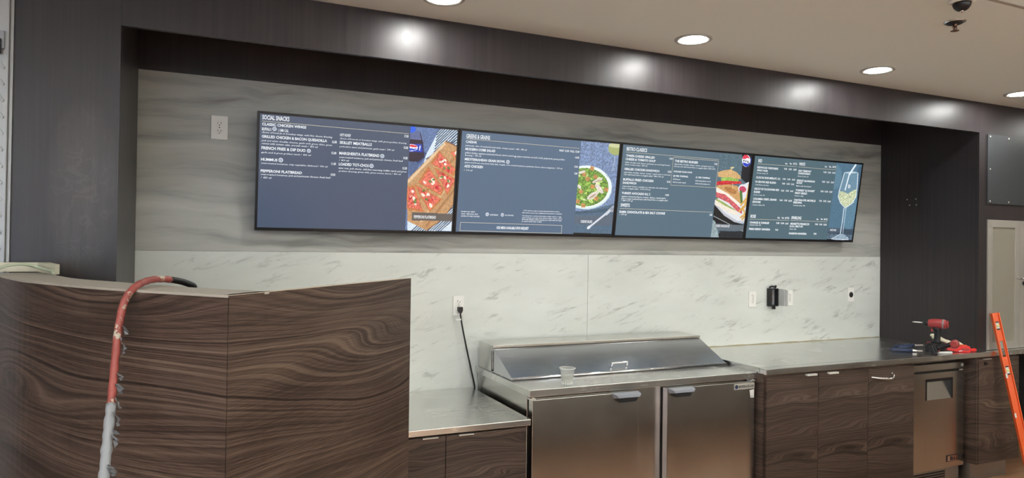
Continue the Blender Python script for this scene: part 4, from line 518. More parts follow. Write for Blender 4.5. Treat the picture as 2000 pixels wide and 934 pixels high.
def steel(name, axis='x', rough=.24, col=(.60, .59, .57), streak=.12, blotch=.10, bmp=.10):
    M = NT(name)
    sc = {'x': (3, 160, 160), 'y': (160, 3, 160), 'z': (160, 160, 3)}[axis]
    n = M.noise(M.coords(sc), 1.5, 3, .6); m2 = M.noise(M.coords((3, 3, 3)), 1.4, 4, .6)
    r = M.math('ADD', M.math('MULTIPLY', n, streak), M.math('MULTIPLY', m2, blotch))
    M.l(M.math('ADD', r, rough-.5*(streak+blotch)), M.b.inputs['Roughness'])
    c = M.mix(m2, tuple(v*.86 for v in col), tuple(min(1, v*1.1) for v in col)); M.l(c, M.b.inputs['Base Color'])
    M.b.inputs['Metallic'].default_value = 1
    if bmp: M.bump(M.math('ADD', n, M.math('MULTIPLY', m2, 6)), bmp, .0008)
    return M.m

def dark_laminate(name, stains=False):
    M = NT(name)
    grain = M.noise(M.coords((55, 55, 1.2)), 1.0, 4, .65); bl = M.noise(M.coords((1.2, 1.2, .9)), 1.5, 2)
    g = M.math('ADD', M.math('MULTIPLY', grain, .6), M.math('MULTIPLY', bl, .4))
    col = M.ramp(g, [(.30, (.015, .0125, .0145)), (.55, (.027, .0215, .0235)), (.8, (.046, .034, .034))])
    if stains:
        tc = M.n('ShaderNodeTexCoord'); sp = M.n('ShaderNodeSeparateXYZ'); M.l(tc.outputs['Object'], sp.inputs[0])
        def gauss(o, c, wd):
            a = M.math('DIVIDE', M.math('SUBTRACT', o, c), wd); return M.math('MULTIPLY', a, a)
        d = M.math('ADD', gauss(sp.outputs[0], -.66, .13), gauss(sp.outputs[2], 1.80, .36))
        mask = M.math('SUBTRACT', 1.0, d, True)
        sm = M.noise(M.coords((26, 26, 3)), 1, 5, .7); loops = M.noise(M.coords((6, 6, 6)), 1.4, 2, .5, 1.6)
        line = M.math('SUBTRACT', 1.0, M.math('MULTIPLY', M.math('ABSOLUTE', M.math('SUBTRACT', loops, .5)), 26), True)
        f = M.math('MULTIPLY', mask, M.math('ADD', M.math('MULTIPLY', sm, .42), M.math('MULTIPLY', line, .10)), True)
        col = M.mix(f, col, (.20, .18, .17))
    M.l(col, M.b.inputs['Base Color']); M.b.inputs['Specular IOR Level'].default_value = .45
    r = M.math('ADD', M.math('MULTIPLY', grain, .18), .30); M.l(r, M.b.inputs['Roughness'])
    M.bump(grain, .10, .0012)
    return M.m

def marble(name):
    M = NT(name)
    v = M.coords((1, 1, 1), (0, .33, 0))
    mpv = M.n('ShaderNodeMapping'); mpv.inputs['Scale'].default_value = (5, 5, 24); M.l(v, mpv.inputs['Vector'])
    fl = M.noise(mpv.outputs[0], 1.0, 6, .72, .9)
    mask = M.noise(M.coords((2.2, 2.2, 5.5)), 1.3, 3, .55)
    soft = M.noise(M.coords((1.3, 1.3, 3.5)), 1.2, 3)
    fine = M.noise(M.coords((90, 90, 90)), 1, 2)
    a = M.ramp(fl, [(.52, (0, 0, 0)), (.64, (1, 1, 1))]); b = M.ramp(mask, [(.475, (0, 0, 0)), (.62, (1, 1, 1))])
    f = M.math('MULTIPLY', M.math('MULTIPLY', a, b), .72)
    base = M.ramp(soft, [(.3, (.64, .67, .635)), (.7, (.76, .795, .76))])
    base = M.mix(M.math('MULTIPLY', fine, .10), base, (.45, .44, .39))
    M.l(M.mix(f, base, (.28, .28, .26)), M.b.inputs['Base Color'])
    M.b.inputs['Roughness'].default_value = .38
    return M.m

def banded_stone(name):
    M = NT(name)
    wv = M.noise(M.coords((1.6, 1.6, 1.6)), 1.3, 2)
    tc = M.n('ShaderNodeTexCoord'); sp = M.n('ShaderNodeSeparateXYZ'); M.l(tc.outputs['Object'], sp.inputs[0])
    cb = M.n('ShaderNodeCombineXYZ')
    M.l(M.math('MULTIPLY', sp.outputs[0], .75), cb.inputs[0])
    M.l(M.math('ADD', M.math('MULTIPLY', sp.outputs[2], 8.5), M.math('MULTIPLY', wv, 1.1)), cb.inputs[2])
    bands = M.noise(cb.outputs[0], 1.0, 5, .62, .35)
    soft = M.noise(M.coords((.8, .8, 2.5)), 1.6, 3)
    col = M.ramp(bands, [(.31, (.13, .13, .12)), (.41, (.28, .285, .27)), (.50, (.39, .395, .37)), (.72, (.50, .505, .475))])
    col = M.mix(M.math('MULTIPLY', soft, .35), col, (.50, .51, .48))
    M.l(col, M.b.inputs['Base Color']); M.b.inputs['Roughness'].default_value = .42
    return M.m

def plaster(name, a, b):
    M = NT(name); n = M.noise(M.coords(), 1.2, 3); f = M.noise(M.coords(), 160, 3)
    M.l(M.mix(n, a, b), M.b.inputs['Base Color']); M.b.inputs['Roughness'].default_value = .85; M.bump(f, .25, .001)
    return M.m
def floor_wood(name):
    M = NT(name); br = M.n('ShaderNodeTexBrick'); v = M.coords((1, 1, 1)); M.l(v, br.inputs['Vector'])
    br.inputs['Scale'].default_value = 1; br.inputs['Brick Width'].default_value = 1.2; br.inputs['Row Height'].default_value = .15
    br.inputs['Mortar Size'].default_value = .003
    br.inputs['Color1'].default_value = (.36, .165, .078, 1); br.inputs['Color2'].default_value = (.27, .125, .06, 1); br.inputs['Mortar'].default_value = (.05, .025, .012, 1)
    g = M.noise(M.coords((3, 60, 1)), 1, 4, .6); d = M.noise(M.coords((2, 2, 2)), 2, 4, .7)
    c = M.mix(M.math('MULTIPLY', g, .5), br.outputs['Color'], (.40, .21, .11)); c = M.mix(M.math('MULTIPLY', d, .25), c, (.34, .28, .22))
    M.l(c, M.b.inputs['Base Color']); M.b.inputs['Roughness'].default_value = .36; return M.m

MT = dict(
    walnut=walnut('walnut_laminate', 2, 1.2, 1.3, .40, 1.3), walnut_b=walnut('walnut_laminate_cabinets', 3, .98, 1.7), walnut_c=walnut('walnut_laminate_end', 5, 1.05, 1.5),
    walnut_r=walnut('walnut_laminate_grey', 7, 1.25, 1.6),
    dark=dark_laminate('dark_laminate'), dark_s=dark_laminate('dark_laminate_scuffed', True),
    marble=marble('white_marble_panel'), stone=banded_stone('banded_stone_panel'),
    ceil=plaster('ceiling_paint', (.80, .84, .80), (.82, .86, .82)), wallp=plaster('wall_paint', (.34, .32, .29), (.38, .36, .33)),
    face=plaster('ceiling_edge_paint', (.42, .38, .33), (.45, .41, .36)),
    floor=floor_wood('floor_planks'),
    steel_x=steel('brushed_steel', 'x', .22, (.66, .65, .62), .12, .10, 0), steel_top=steel('worktop_steel', 'x', .25, (.74, .735, .715), .10, .16, 0), steel_z=steel('door_steel', 'z', .24, (.60, .585, .555), .0, .10, 0),
    steel_lid=steel('lid_steel', 'x', .24, (.60, .61, .63), .10, .16, 0), steel_d=steel('dull_steel', 'z', .4, (.42, .41, .39)),
    kick=steel('kick_metal', 'x', .42, (.38, .37, .36)),
    alu=plain('brushed_aluminium', (.50, .48, .44), .42, .55), frost=plain('frosted_infill', (.27, .25, .205), .5),
    chrome=plain('chrome', (.82, .83, .85), .15, 1), nickel=plain('satin_handle', (.78, .75, .72), .35, .6),
    black=plain('black_plastic', (.012, .012, .014), .38), blackm=plain('black_void', (.006, .006, .006), .8), bez=plain('bezel_black', (.008, .008, .010), .32),
    grey=plain('grey_plastic', (.30, .32, .36), .35), white=plain('white_plastic', (.88, .88, .84), .35), slot=plain('slot_black', (.02, .02, .02), .6),
    plate=plain('grey_blank_panel', (.045, .05, .055), .34), screw=plain('screw_head', (.75, .73, .68), .35, .7),
    trimw=plain('lamp_trim_white', (.42, .41, .38), .4), lamp=plain('lamp_diffuser', (.9, .9, .9), .5, emit=(1, 1, .965), strength=LAMP),
    uplight=plain('uplight_diffuser', (.9, .9, .9), .5, emit=(.97, 1, .95), strength=UPLIGHT), day_warm=plain('window_interior_light', (.9, .9, .9), .5, emit=(1, .94, .84), strength=WINDOW*.9), day=plain('window_daylight', (.8, .85, 1), .5, emit=(.60, .74, 1), strength=WINDOW*3),  # emitters of the added, unseen linear lights and windows
    edge=plain('raw_edge', (.55, .50, .42), .7), top=plain('counter_cap', (.40, .375, .33), .5), cream=plain('cream_block', (.66, .64, .50), .6),
    orange=plain('orange_paint', (.82, .13, .035), .38), red=plain('tool_red', (.36, .050, .050), .35), redb=plain('bright_red_case', (.72, .03, .03), .35),
    yellow=plain('yellow_plastic', (.85, .62, .03), .35), blue=plain('blue_grip', (.018, .030, .075), .4), creamp=plain('cream_plastic', (.75, .70, .55), .45),
    vial=plain('level_vial', (.75, .85, .25), .15), vialw=plain('vial_window', (.8, .82, .72), .3),
    green=plain('pale_green_tube', (.50, .56, .42), .45), tape=plain('silver_tape', (.27, .28, .30), .4), paper=plain('white_paper', (.8, .8, .77), .6),
    ink=plain('ink', (.02, .02, .03), .5), cable=plain('cable_black', (.01, .01, .01), .45), louv=plain('grey_metal_sheet', (.36, .37, .37), .42, .4),
    caulk=plain('yellowed_caulk', (.42, .36, .22), .7), copper=plain('sprinkler_bronze', (.20, .12, .09), .35, .9),
    pull=plain('pale_metal_pull', (.80, .78, .74), .45, .3), servery=plain('servery_back', (.13, .125, .115), .5), goldl=plain('menu_rule', (.2, .2, .2), .5, emit=(.55, .50, .36), strength=1), txt=plain('menu_lettering', (.3, .3, .3), .5, emit=(.72, .76, .80), strength=1),
)
def hose_mat():
    M = NT('red_hose_rubber'); a = M.noise(M.coords((9, 9, 9)), 2, 5, .7); b = M.noise(M.coords((40, 40, 14)), 1, 4, .6)
    c = M.ramp(b, [(.3, (.20, .035, .03)), (.7, (.36, .085, .07))])
    f = M.ramp(a, [(.56, (0, 0, 0)), (.60, (1, 1, 1))]); M.l(M.mix(f, c, (.45, .40, .32)), M.b.inputs['Base Color']); M.b.inputs['Roughness'].default_value = .5
    return M.m
MT['hose'] = hose_mat()
def clear(name, tint, rough=.06, alpha=.35):
    M = NT(name); M.b.inputs['Base Color'].default_value = (*tint, 1); M.b.inputs['Roughness'].default_value = rough
    M.b.inputs['Transmission Weight'].default_value = .0; M.b.inputs['Alpha'].default_value = alpha; M.b.inputs['Specular IOR Level'].default_value = .8
    return M.m
MT['cup'] = clear('clear_cup_plastic', (.80, .83, .78), .10, .20); MT['water'] = clear('cloudy_water', (.66, .70, .58), .08, .26); MT['cover'] = clear('clear_cover', (.45, .46, .48), .12, .45)

# ------------------------------------------------------------------ mesh helpers
def NB(): return bmesh.new()
def merge(bm, src, mat=None):
    me = bpy.data.meshes.new('tmp'); src.to_mesh(me); src.free()
    if mat is not None: me.transform(mat)
    bm.from_mesh(me); bpy.data.meshes.remove(me); return bm
def box(bm, x0, x1, y0, y1, z0, z1, bev=0, seg=2, mat=None):
    b = bmesh.new(); bmesh.ops.create_cube(b, size=1)
    for v in b.verts:
        v.co = Vector((x0+(v.co.x+.5)*(x1-x0), y0+(v.co.y+.5)*(y1-y0), z0+(v.co.z+.5)*(z1-z0)))
    if bev: bmesh.ops.bevel(b, geom=b.edges[:], offset=bev, segments=seg, profile=.6, affect='EDGES')
    return merge(bm, b, mat)
def BX(*a, **k): return box(NB(), *a, **k)
def lathe(bm, prof, n=32, mat=None, cap0=True, cap1=True):
    b = bmesh.new(); rings = []
    for r, z in prof:
        rings.append([b.verts.new((r*math.cos(2*PI*i/n), r*math.sin(2*PI*i/n), z)) for i in range(n)])
    for a, c in zip(rings, rings[1:]):
        for i in range(n): b.faces.new((a[i], a[(i+1) % n], c[(i+1) % n], c[i]))
    if cap0: b.faces.new(rings[0][::-1])
    if cap1: b.faces.new(rings[-1])
    bmesh.ops.recalc_face_normals(b, faces=b.faces)
    for f in b.faces: f.smooth = len(f.verts) == 4
    return merge(bm, b, mat)
def axis_mat(p, d, up=(0, 0, 1)):
    z = Vector(d).normalized(); x = Vector(up).cross(z)
    if x.length < 1e-4: x = Vector((1, 0, 0)).cross(z)
    x.normalize(); y = z.cross(x); m = Matrix((x, y, z)).transposed().to_4x4(); m.translation = Vector(p); return m
def cyl(bm, p, q, r, r2=None, n=20, bev=0):
    p, q = Vector(p), Vector(q); L = (q-p).length; r2 = r if r2 is None else r2
    prof = [(r, 0), (r2, L)] if not bev else [(r-bev, 0), (r, bev), (r2, L-bev), (r2-bev, L)]
    return lathe(bm, prof, n, axis_mat(p, q-p))
def smooth_path(pts, sub=8):
    P = [Vector(p) for p in pts]; P = [P[0]*2-P[1]]+P+[P[-1]*2-P[-2]]; out = []
    for i in range(1, len(P)-2):
        for s in range(sub):
            t = s/sub; a, b, c, d = P[i-1:i+3]
            out.append(.5*((2*b)+(-a+c)*t+(2*a-5*b+4*c-d)*t*t+(-a+3*b-3*c+d)*t**3))
    out.append(P[-2]); return out
def tube(bm, pts, r, n=12, sub=8, wob=None):
    path = smooth_path(pts, sub) if sub else [Vector(p) for p in pts]
    b = bmesh.new(); rings = []; up = Vector((.13, .3, .95)).normalized()
    for i, p in enumerate(path):
        t = (path[min(i+1, len(path)-1)]-path[max(i-1, 0)]).normalized()
        x = up-t*up.dot(t); x.normalize(); y = t.cross(x); up = x
        rr = (r[min(i, len(r)-1)] if isinstance(r, list) else r)*(1+(wob(i) if wob else 0))
        rings.append([b.verts.new(p+x*math.cos(2*PI*k/n)*rr+y*math.sin(2*PI*k/n)*rr) for k in range(n)])
    for a, c in zip(rings, rings[1:]):
        for k in range(n): b.faces.new((a[k], a[(k+1) % n], c[(k+1) % n], c[k]))
    b.faces.new(rings[0][::-1]); b.faces.new(rings[-1]); bmesh.ops.recalc_face_normals(b, faces=b.faces)
    for f in b.faces: f.smooth = len(f.verts) == 4
    return merge(bm, b)
def prism(bm, pts, d, bev=0, mat=None):
    """closed polygon pts (3D, planar) extruded by vector d"""
    b = bmesh.new(); A = [b.verts.new(p) for p in pts]; B = [b.verts.new(Vector(p)+Vector(d)) for p in pts]
    n = len(pts); b.faces.new(A); b.faces.new(B[::-1])
    for i in range(n): b.faces.new((A[i], B[i], B[(i+1) % n], A[(i+1) % n]))
    bmesh.ops.recalc_face_normals(b, faces=b.faces)
    if bev: bmesh.ops.bevel(b, geom=b.edges[:], offset=bev, segments=2, profile=.6, affect='EDGES')
    return merge(bm, b, mat)
def obj(name, bm, mat, parent=None, loc=None):
    if parent is not None and loc is None:
        off = -parent['_o'] if False else -Vector(ORG[parent.name])
    else: off = Vector((0, 0, 0)) if loc is None else -Vector(loc)
    bmesh.ops.translate(bm, verts=bm.verts, vec=off)
    me = bpy.data.meshes.new(name); bm.to_mesh(me); bm.free()
    for m_ in (mat if isinstance(mat, list) else [mat]): me.materials.append(MT[m_] if isinstance(m_, str) else m_)
    o = bpy.data.objects.new(name, me); C.objects.link(o)
    if parent is not None: o.parent = parent; ORG[o.name] = ORG[parent.name]
    else:
        ORG[o.name] = tuple(loc) if loc is not None else (0, 0, 0); o.location = ORG[o.name]
    return o
ORG = {}
def thing(name, label, cat, loc=(0, 0, 0), group=None):
    o = bpy.data.objects.new(name, None); o.empty_display_size = .05; C.objects.link(o); o.location = loc; ORG[o.name] = tuple(loc)
    o['label'] = label; o['category'] = cat
    if group: o['group'] = group
    return o
def tag(o, label, cat, group=None):
    o['label'] = label; o['category'] = cat
    if group: o['group'] = group
    return o
def struct(name, bm, mat, parent=None):
    o = obj(name, bm, mat, parent)
    if parent is None: o['kind'] = 'structure'
    return o
def dup(root, loc, label=None):
    r = root.copy(); C.objects.link(r); r.location = loc; ORG[r.name] = tuple(loc)
    if label: r['label'] = label
    for ch in list(root.children):
        c = ch.copy(); C.objects.link(c); c.parent = r
        for g in ch.children:
            d = g.copy(); C.objects.link(d); d.parent = c
    return r
def text_bm(s, bold=0.0, res=2, shear=0):
    cu = bpy.data.curves.new('t', 'FONT'); cu.body = s; cu.size = 1; cu.resolution_u = res; cu.offset = bold; cu.shear = shear
    o = bpy.data.objects.new('t', cu); C.objects.link(o)
    dg = bpy.context.evaluated_depsgraph_get(); me = bpy.data.meshes.new_from_object(o.evaluated_get(dg))
    bpy.data.objects.remove(o); bpy.data.curves.remove(cu); return me
def put_text(bm, s, w, h, M, bold=0.0, shear=0, res=2):
    """lettering fitted to width w and cap height h, in the local xy plane of M"""
    me = text_bm(s, bold, res, shear); co = np.empty(len(me.vertices)*3, dtype=np.float32); me.vertices.foreach_get('co', co); co = co.reshape(-1, 3)
    x0, x1 = co[:, 0].min(), co[:, 0].max(); CAP = .69
    me.transform(M @ Matrix.Diagonal((w/(x1-x0), h/CAP, 1, 1)) @ Matrix.Translation((-x0, 0, 0)))
    bm.from_mesh(me); bpy.data.meshes.remove(me)

# ------------------------------------------------------------------ the room
YF = -.771      # plane of the bulkhead and of the dark panelling beside the niche
XL, XR = -.5442, 4.7252
ZB, ZC = 2.442, 2.656
bk = struct('wall_back', BX(XL-.1, XR+.1, .012, .12, 0, 2.95), 'wallp')
obj('lower_marble_panel', BX(XL, 2.0235, 0, .012, .40, 1.552, bev=.0008), 'marble', bk)
obj('lower_marble_panel', BX(2.0255, XR, 0, .012, .40, 1.552, bev=.0008), 'marble', bk)
obj('upper_stone_panel', BX(XL, XR, .001, .012, 1.5535, 2.449), 'stone', bk)
obj('dark_header_board', BX(XL, XR, -.004, .012, 2.449, 2.95), 'dark', bk)
obj('caulk_line', tube(NB(), [(2.76, -.004, .9115), (3.2, -.003, .9105), (3.7, -.004, .9118), (4.2, -.003, .9105), (4.71, -.004, .911)], .0032, 6, 6, lambda i: .5*math.sin(i*2.1)), 'caulk', bk)
wl = NB(); box(wl, -3.2, XL, YF, YF+.02, 0, ZC-.001); box(wl, XL-.02, XL, YF+.021, 0, 0, 2.9)
struct('wall_left', wl, 'dark_s')
wr = NB(); box(wr, XR, 8.0, YF, YF+.02, .9, ZC-.001); box(wr, XR, XR+.02, YF+.021, 0, .875, 2.9)
wr_o = struct('wall_right', wr, 'dark')
for x, y, z in [(XR, -.23, 2.00), (XR, -.30, 2.00), (XR, -.25, 1.955), (XR, -.305, 1.955)]:
    obj('screw', lathe(NB(), [(.004, 0), (.004, .002), (.002, .003)], 10, axis_mat((x+.0005, y, z), (-1, 0, 0))), 'screw', wr_o)
bh = NB(); box(bh, XL+.0005, XR-.0005, YF, YF+.02, ZB, ZC-.001); box(bh, XL, XR, YF+.0201, -.004, 2.9, 2.92)
struct('trim_1', bh, 'dark')
ce = NB(); box(ce, -6, 9, -2.03, 0, ZC, ZC+.02)
ce_o = struct('ceiling', ce, 'ceil')
obj('raised_ceiling', BX(-6, 9, -9.2, -2.05, ZC+.045, ZC+.065), 'ceil', ce_o); obj('step_face', BX(-6, 9, -2.05, -2.03, ZC, ZC+.05), 'face', ce_o)
struct('floor', BX(-6, 9, -9.2, .3, -.05, 0), 'floor')
# far sides of the room, seen only in the gloss of steel and laminate
struct('wall_far', BX(-6, 9, -9.3, -9.2, 0, 2.8), 'wallp')
struct('wall_side', BX(-6.1, -6, -9.2, -.5, 0, 2.8), 'wallp'); struct('wall_end', BX(9, 9.1, -9.2, -.5, 0, 2.8), 'wallp')
wc = struct('wall_counter', BX(1.6, 6.6, -2.85, -2.42, .10, .62, bev=.004), 'servery'); obj('toe_kick', BX(1.62, 6.58, -2.83, -2.47, 0, .0995), 'black', wc)  # unseen low counter, added and kept dark for its reflection in the steel
uw = NB(); box(uw, XR+.02, 8, -.10, -.08, 0, .9); struct('wall_under', uw, 'blackm')  # black sheet, its colour standing in for the shade of the open knee space
for i, (x0, x1) in enumerate([(-5.8, -3.5), (-3.3, -1.0), (-.8, 1.5), (1.7, 4.0), (4.2, 6.5), (6.7, 8.9)]):
    wn = struct('window_%d' % (i+1), BX(x0, x1, -9.2, -9.17, .35, 2.6), 'day' if i < 2 else 'day_warm')  # unseen glowing panes, added for brightness and a bluish sheen on the left
    fr = NB()
    for a in (x0, (x0+x1)/2, x1): box(fr, a-.03, a+.03, -9.17, -9.13, .32, 2.63)
    for a in (.35, 2.6): box(fr, x0, x1, -9.168, -9.135, a-.03, a+.03)
    obj('window_frame', fr, 'alu', wn)

for i, y in enumerate((-4.7, -6.6)):
    t_ = struct('trim_%d' % (i+2), BX(-4.5, 7.5, y-.11, y+.11, 2.22, 2.27, bev=.004), 'alu')  # unseen hanging light, added to brighten the ceiling
    obj('uplight_diffuser', BX(-4.45, 7.45, y-.10, y+.10, 2.2705, 2.273), 'uplight', t_)
    b_ = NB()
    for x_ in (-3.5, .2, 3, 6.5): box(b_, x_-.006, x_+.006, y-.006, y+.006, 2.273, ZC+.045)
    obj('hanger', b_, 'alu', t_)
# ------------------------------------------------------------------ ceiling fittings
def downlight(x, y, z, label):
    t = thing('recessed_downlight', label, 'ceiling light', (x, y, z), 'round recessed ceiling lights')
    obj('trim_ring', lathe(NB(), [(.094, 0), (.093, -.004), (.086, -.0065), (.070, -.0045), (.066, -.001)], 48, Matrix.Translation((x, y, z)), False, False), 'trimw', t)
    obj('diffuser', lathe(NB(), [(.0675, -.0015), (.062, -.002)], 40, Matrix.Translation((x, y, z)), False, True), 'lamp', t)
    return t
DL = [(.683, 'round recessed ceiling light cut off by the top edge, above the first menu screen'),
      (2.007, 'round recessed ceiling light left of the middle, the largest one fully in view'),
      (3.342, 'round recessed ceiling light between the largest one and the one at the right edge'),
      (4.70, 'round recessed ceiling light cut by the right edge of the picture'), (6.03, 'round recessed ceiling light beyond the right edge')]
d0 = None
for x, lb in DL:
    if d0 is None: d0 = downlight(x, -1.05, ZC, lb)
    else: dup(d0, (x, -1.05, ZC), lb)
dup(d0, (-1.97, -2.45, ZC+.045), 'round recessed ceiling light to the left of the walnut divider')  # lamp added out of view to light the hose and the divider's left face
for y in (-3.3, -5.2):  # two lamp rows added out of view to brighten the room
    for i, x in enumerate((-3.3, -.64, 2.0, 4.7)):
        dup(d0, (x, y, ZC+.045), 'round recessed ceiling light %s, %s from the left' % ('behind the camera' if y < -4 else 'over the customer side', ('first', 'second', 'third', 'fourth')[i]))

t = thing('sprinkler_head', 'bronze pendent fire sprinkler with a dark round cup on the ceiling', 'sprinkler', (2.90, -1.794, ZC))
T0 = Matrix.Translation((2.90, -1.794, ZC))
obj('escutcheon', lathe(NB(), [(.046, 0), (.044, -.003), (.034, -.006), (.026, -.003), (.020, -.001)], 36, T0, True, False), 'chrome', t)
obj('cup', lathe(NB(), [(.036, -.0066), (.030, -.010), (.012, -.011)], 30, T0, True, True), 'black', t)
fr = NB(); cyl(fr, (2.90, -1.794, ZC-.004), (2.90, -1.794, ZC-.022), .009)
for s in (-1, 1): tube(fr, [(2.90+s*.008, -1.794, ZC-.014), (2.90+s*.013, -1.794, ZC-.026), (2.90+s*.004, -1.794, ZC-.040)], .0022, 8)
cyl(fr, (2.90, -1.794, ZC-.022), (2.90, -1.794, ZC-.040), .003); obj('frame', fr, 'copper', t)
obj('deflector', lathe(NB(), [(.005, -.038), (.017, -.040), (.018, -.042), (.004, -.043)], 24, T0), 'copper', t)

t = thing('dome_camera', 'small dark glass security camera dome on the ceiling at the top right', 'security camera', (2.655, -1.985, ZC))
T0 = Matrix.Translation((2.655, -1.985, ZC))
obj('mount', lathe(NB(), [(.050, 0), (.049, -.008), (.040, -.012)], 36, T0), 'white', t)
obj('dome', lathe(NB(), [(.035*math.cos(a), -.012-.036*math.sin(a)) for a in [i*PI/2/8 for i in range(8)]]+[(.002, -.0485)], 28, T0), 'black', t)
obj('lens', lathe(NB(), [(.010, -.044), (.008, -.0488), (.004, -.051)], 18, T0), 'chrome', t)

# ------------------------------------------------------------------ menu screens
TILT = math.radians(8.531); TH = .6074; TW = 1.08; ZTV = 1.6622
SCR = [(78, 90, 113), (94, 115, 140), (94, 117, 133), (87, 112, 123)]
NAMES = ['wide wall screen, leftmost of the row, showing SOCIAL SNACKS and a flatbread picture',
         'wide wall screen, second from the left, showing GREENS & GRAINS and a salad bowl',
         'wide wall screen, third from the left, showing BISTRO CLASSICS and a club sandwich',
         'wide wall screen, rightmost of the row, showing the wine list and a wine glass']
SM = Matrix(((1, 0, 0, 0), (0, 0, -1, 0), (0, 1, 0, 0), (0, 0, 0, 1)))   # local xy -> screen xz
def local(name, bm, mat, parent):
    me = bpy.data.meshes.new(name); bm.to_mesh(me); bm.free(); me.materials.append(MT[mat] if isinstance(mat, str) else mat)
    o = bpy.data.objects.new(name, me); C.objects.link(o); o.parent = parent; return o
def paint(polys, u0, u1, v0, v1, nx, ny):
    us = u0+(np.arange(nx)+.5)/nx*(u1-u0); vs = v0+(np.arange(ny)+.5)/ny*(v1-v0)
    U, V = np.meshgrid(us, vs); img = np.zeros((ny, nx, 3)); rs = np.random.RandomState(7)
    nz = rs.rand(ny, nx); nz2 = np.kron(rs.rand(ny//3+1, nx//3+1), np.ones((3, 3)))[:ny, :nx]; nz = nz*.45+nz2*.55
    for col, amp, pts in polys:
        P = np.array(pts); ins = np.zeros(U.shape, bool); j = len(P)-1
        for i in range(len(P)):
            xi, yi = P[i]; xj, yj = P[j]
            if yi != yj: ins ^= ((yi > V) != (yj > V)) & (U < (xj-xi)*(V-yi)/(yj-yi)+xi)
            j = i
        c = np.array(col)/255.; img[ins] = (c[None]*(1+amp*(nz[ins][:, None]-.5)*2))
    img = np.clip(img, 0, 1); return np.where(img <= .04045, img/12.92, ((img+.055)/1.055)**2.4)
PM = NT('food_photo_emission'); at = PM.n('ShaderNodeAttribute', attribute_name='pic'); PM.l(at.outputs['Color'], PM.b.inputs['Emission Color'])
PM.b.inputs['Emission Strength'].default_value = 1.05; PM.b.inputs['Base Color'].default_value = (.01, .01, .01, 1); PM.b.inputs['Roughness'].default_value = .3
ICD = plain('icon_glow', (.01, .01, .01), .4, emit=lin((128, 142, 170)), strength=1)
for k in range(4):
    t = thing('menu_screen', NAMES[k], 'television', (k*TW, -.08, ZTV), 'row of four menu screens'); t.rotation_euler.x = TILT
    B = .013
    b = NB()
    g = .0012; o_, i_ = (g, TW-g, 0, TH), (B, TW-B, B+.003, TH-B)
    box(b, o_[0], o_[1], 0, .034, 0, i_[2], bev=.001); box(b, o_[0], o_[1], 0, .034, i_[3], TH, bev=.001)
    box(b, o_[0], i_[0], 0, .034, i_[2]-.002, i_[3]+.002, bev=.001); box(b, i_[1], o_[1], 0, .034, i_[2]-.002, i_[3]+.002, bev=.001)
    local('bezel', b, 'bez', t)
    bkc = NB(); box(bkc, .01, TW-.01, .034, .046, .01, TH-.01, bev=.003); box(bkc, .3, TW-.3, .044, .060, .10, TH-.2, bev=.005); local('back_cover', bkc, 'black', t)
    c = lin(SCR[k]); sm = plain('screen_glow_%d' % k, (.01, .01, .012), .25, emit=c, strength=.92)
    local('screen', box(NB(), i_[0], i_[1], .004, .034, i_[2], i_[3]), sm, t)
    mt = NB()
    for u, v, w_, h_, s, st in MENU_TEXT[k]:
        bold = {'H': .022, 'B': .030, 'P': .014, 'd': .008}[st]
        put_text(mt, s, w_, h_, Matrix.Translation((u, .0012, v)) @ Matrix.Rotation(PI/2, 4, 'X'), bold, .22 if st == 'd' else 0, 1 if st == 'd' else 2)
    local('menu_text', mt, 'txt', t)
    for u, v, r in MENU_ICONS.get(k, []):
        ic = NB(); a = bmesh.new(); bmesh.ops.create_circle(a, cap_ends=True, radius=r, segments=20); merge(ic, a, Matrix.Translation((u, .0018, v)) @ Matrix.Rotation(PI/2, 4, 'X'))
        io = local('diet_icon', ic, 'txt', t)
        ic = NB(); a = bmesh.new(); bmesh.ops.create_circle(a, cap_ends=True, radius=r*.74, segments=18); merge(ic, a, Matrix.Translation((u, .0014, v)) @ Matrix.Rotation(PI/2, 4, 'X'))
        local('icon_disc', ic, ICD, io)
        iv = NB(); put_text(iv, 'v', r*.7, r*.75, Matrix.Translation((u-r*.35, .0010, v-r*.3)) @ Matrix.Rotation(PI/2, 4, 'X'), .03)
        local('icon_letter', iv, 'txt', io)
    for pl in MENU_LINES[k]:
        ln = NB()
        for (ua, va), (ub, vb) in zip(pl, pl[1:]):
            d = Vector((ub-ua, vb-va)); nrm = Vector((-d.y, d.x)).normalized()*.0011
            ln.faces.new([ln.verts.new((x, .0018, z)) for x, z in [(ua+nrm.x, va+nrm.y), (ub+nrm.x, vb+nrm.y), (ub-nrm.x, vb-nrm.y), (ua-nrm.x, va-nrm.y)]])
        local('menu_rule', ln, 'goldl', t)
    u0, u1, v0, v1 = PICX[k], i_[1], i_[2], i_[3]; nx, ny = 118, 256
    img = paint(PHOTOS[k], u0, u1, v0, v1, nx, ny)
    X = np.linspace(u0, u1, nx+1); Z = np.linspace(v0, v1, ny+1); XX, ZZ = np.meshgrid(X, Z)
    co = np.stack([XX, np.full_like(XX, .0025), ZZ], -1).reshape(-1, 3)
    ii = np.arange(ny)[:, None]*(nx+1)+np.arange(nx)[None]; q = np.stack([ii, ii+1, ii+nx+2, ii+nx+1], -1).reshape(-1, 4)
    me = bpy.data.meshes.new('food_picture'); me.from_pydata(co.tolist(), [], q.tolist())
    ca = me.color_attributes.new('pic', 'FLOAT_COLOR', 'CORNER'); cols = np.ones((nx*ny, 4, 4)); cols[:, :, :3] = img.reshape(-1, 1, 3)
    ca.data.foreach_set('color', cols.astype(np.float32).ravel()); me.materials.append(PM.m)
    o = bpy.data.objects.new('food_picture', me); C.objects.link(o); o.parent = t
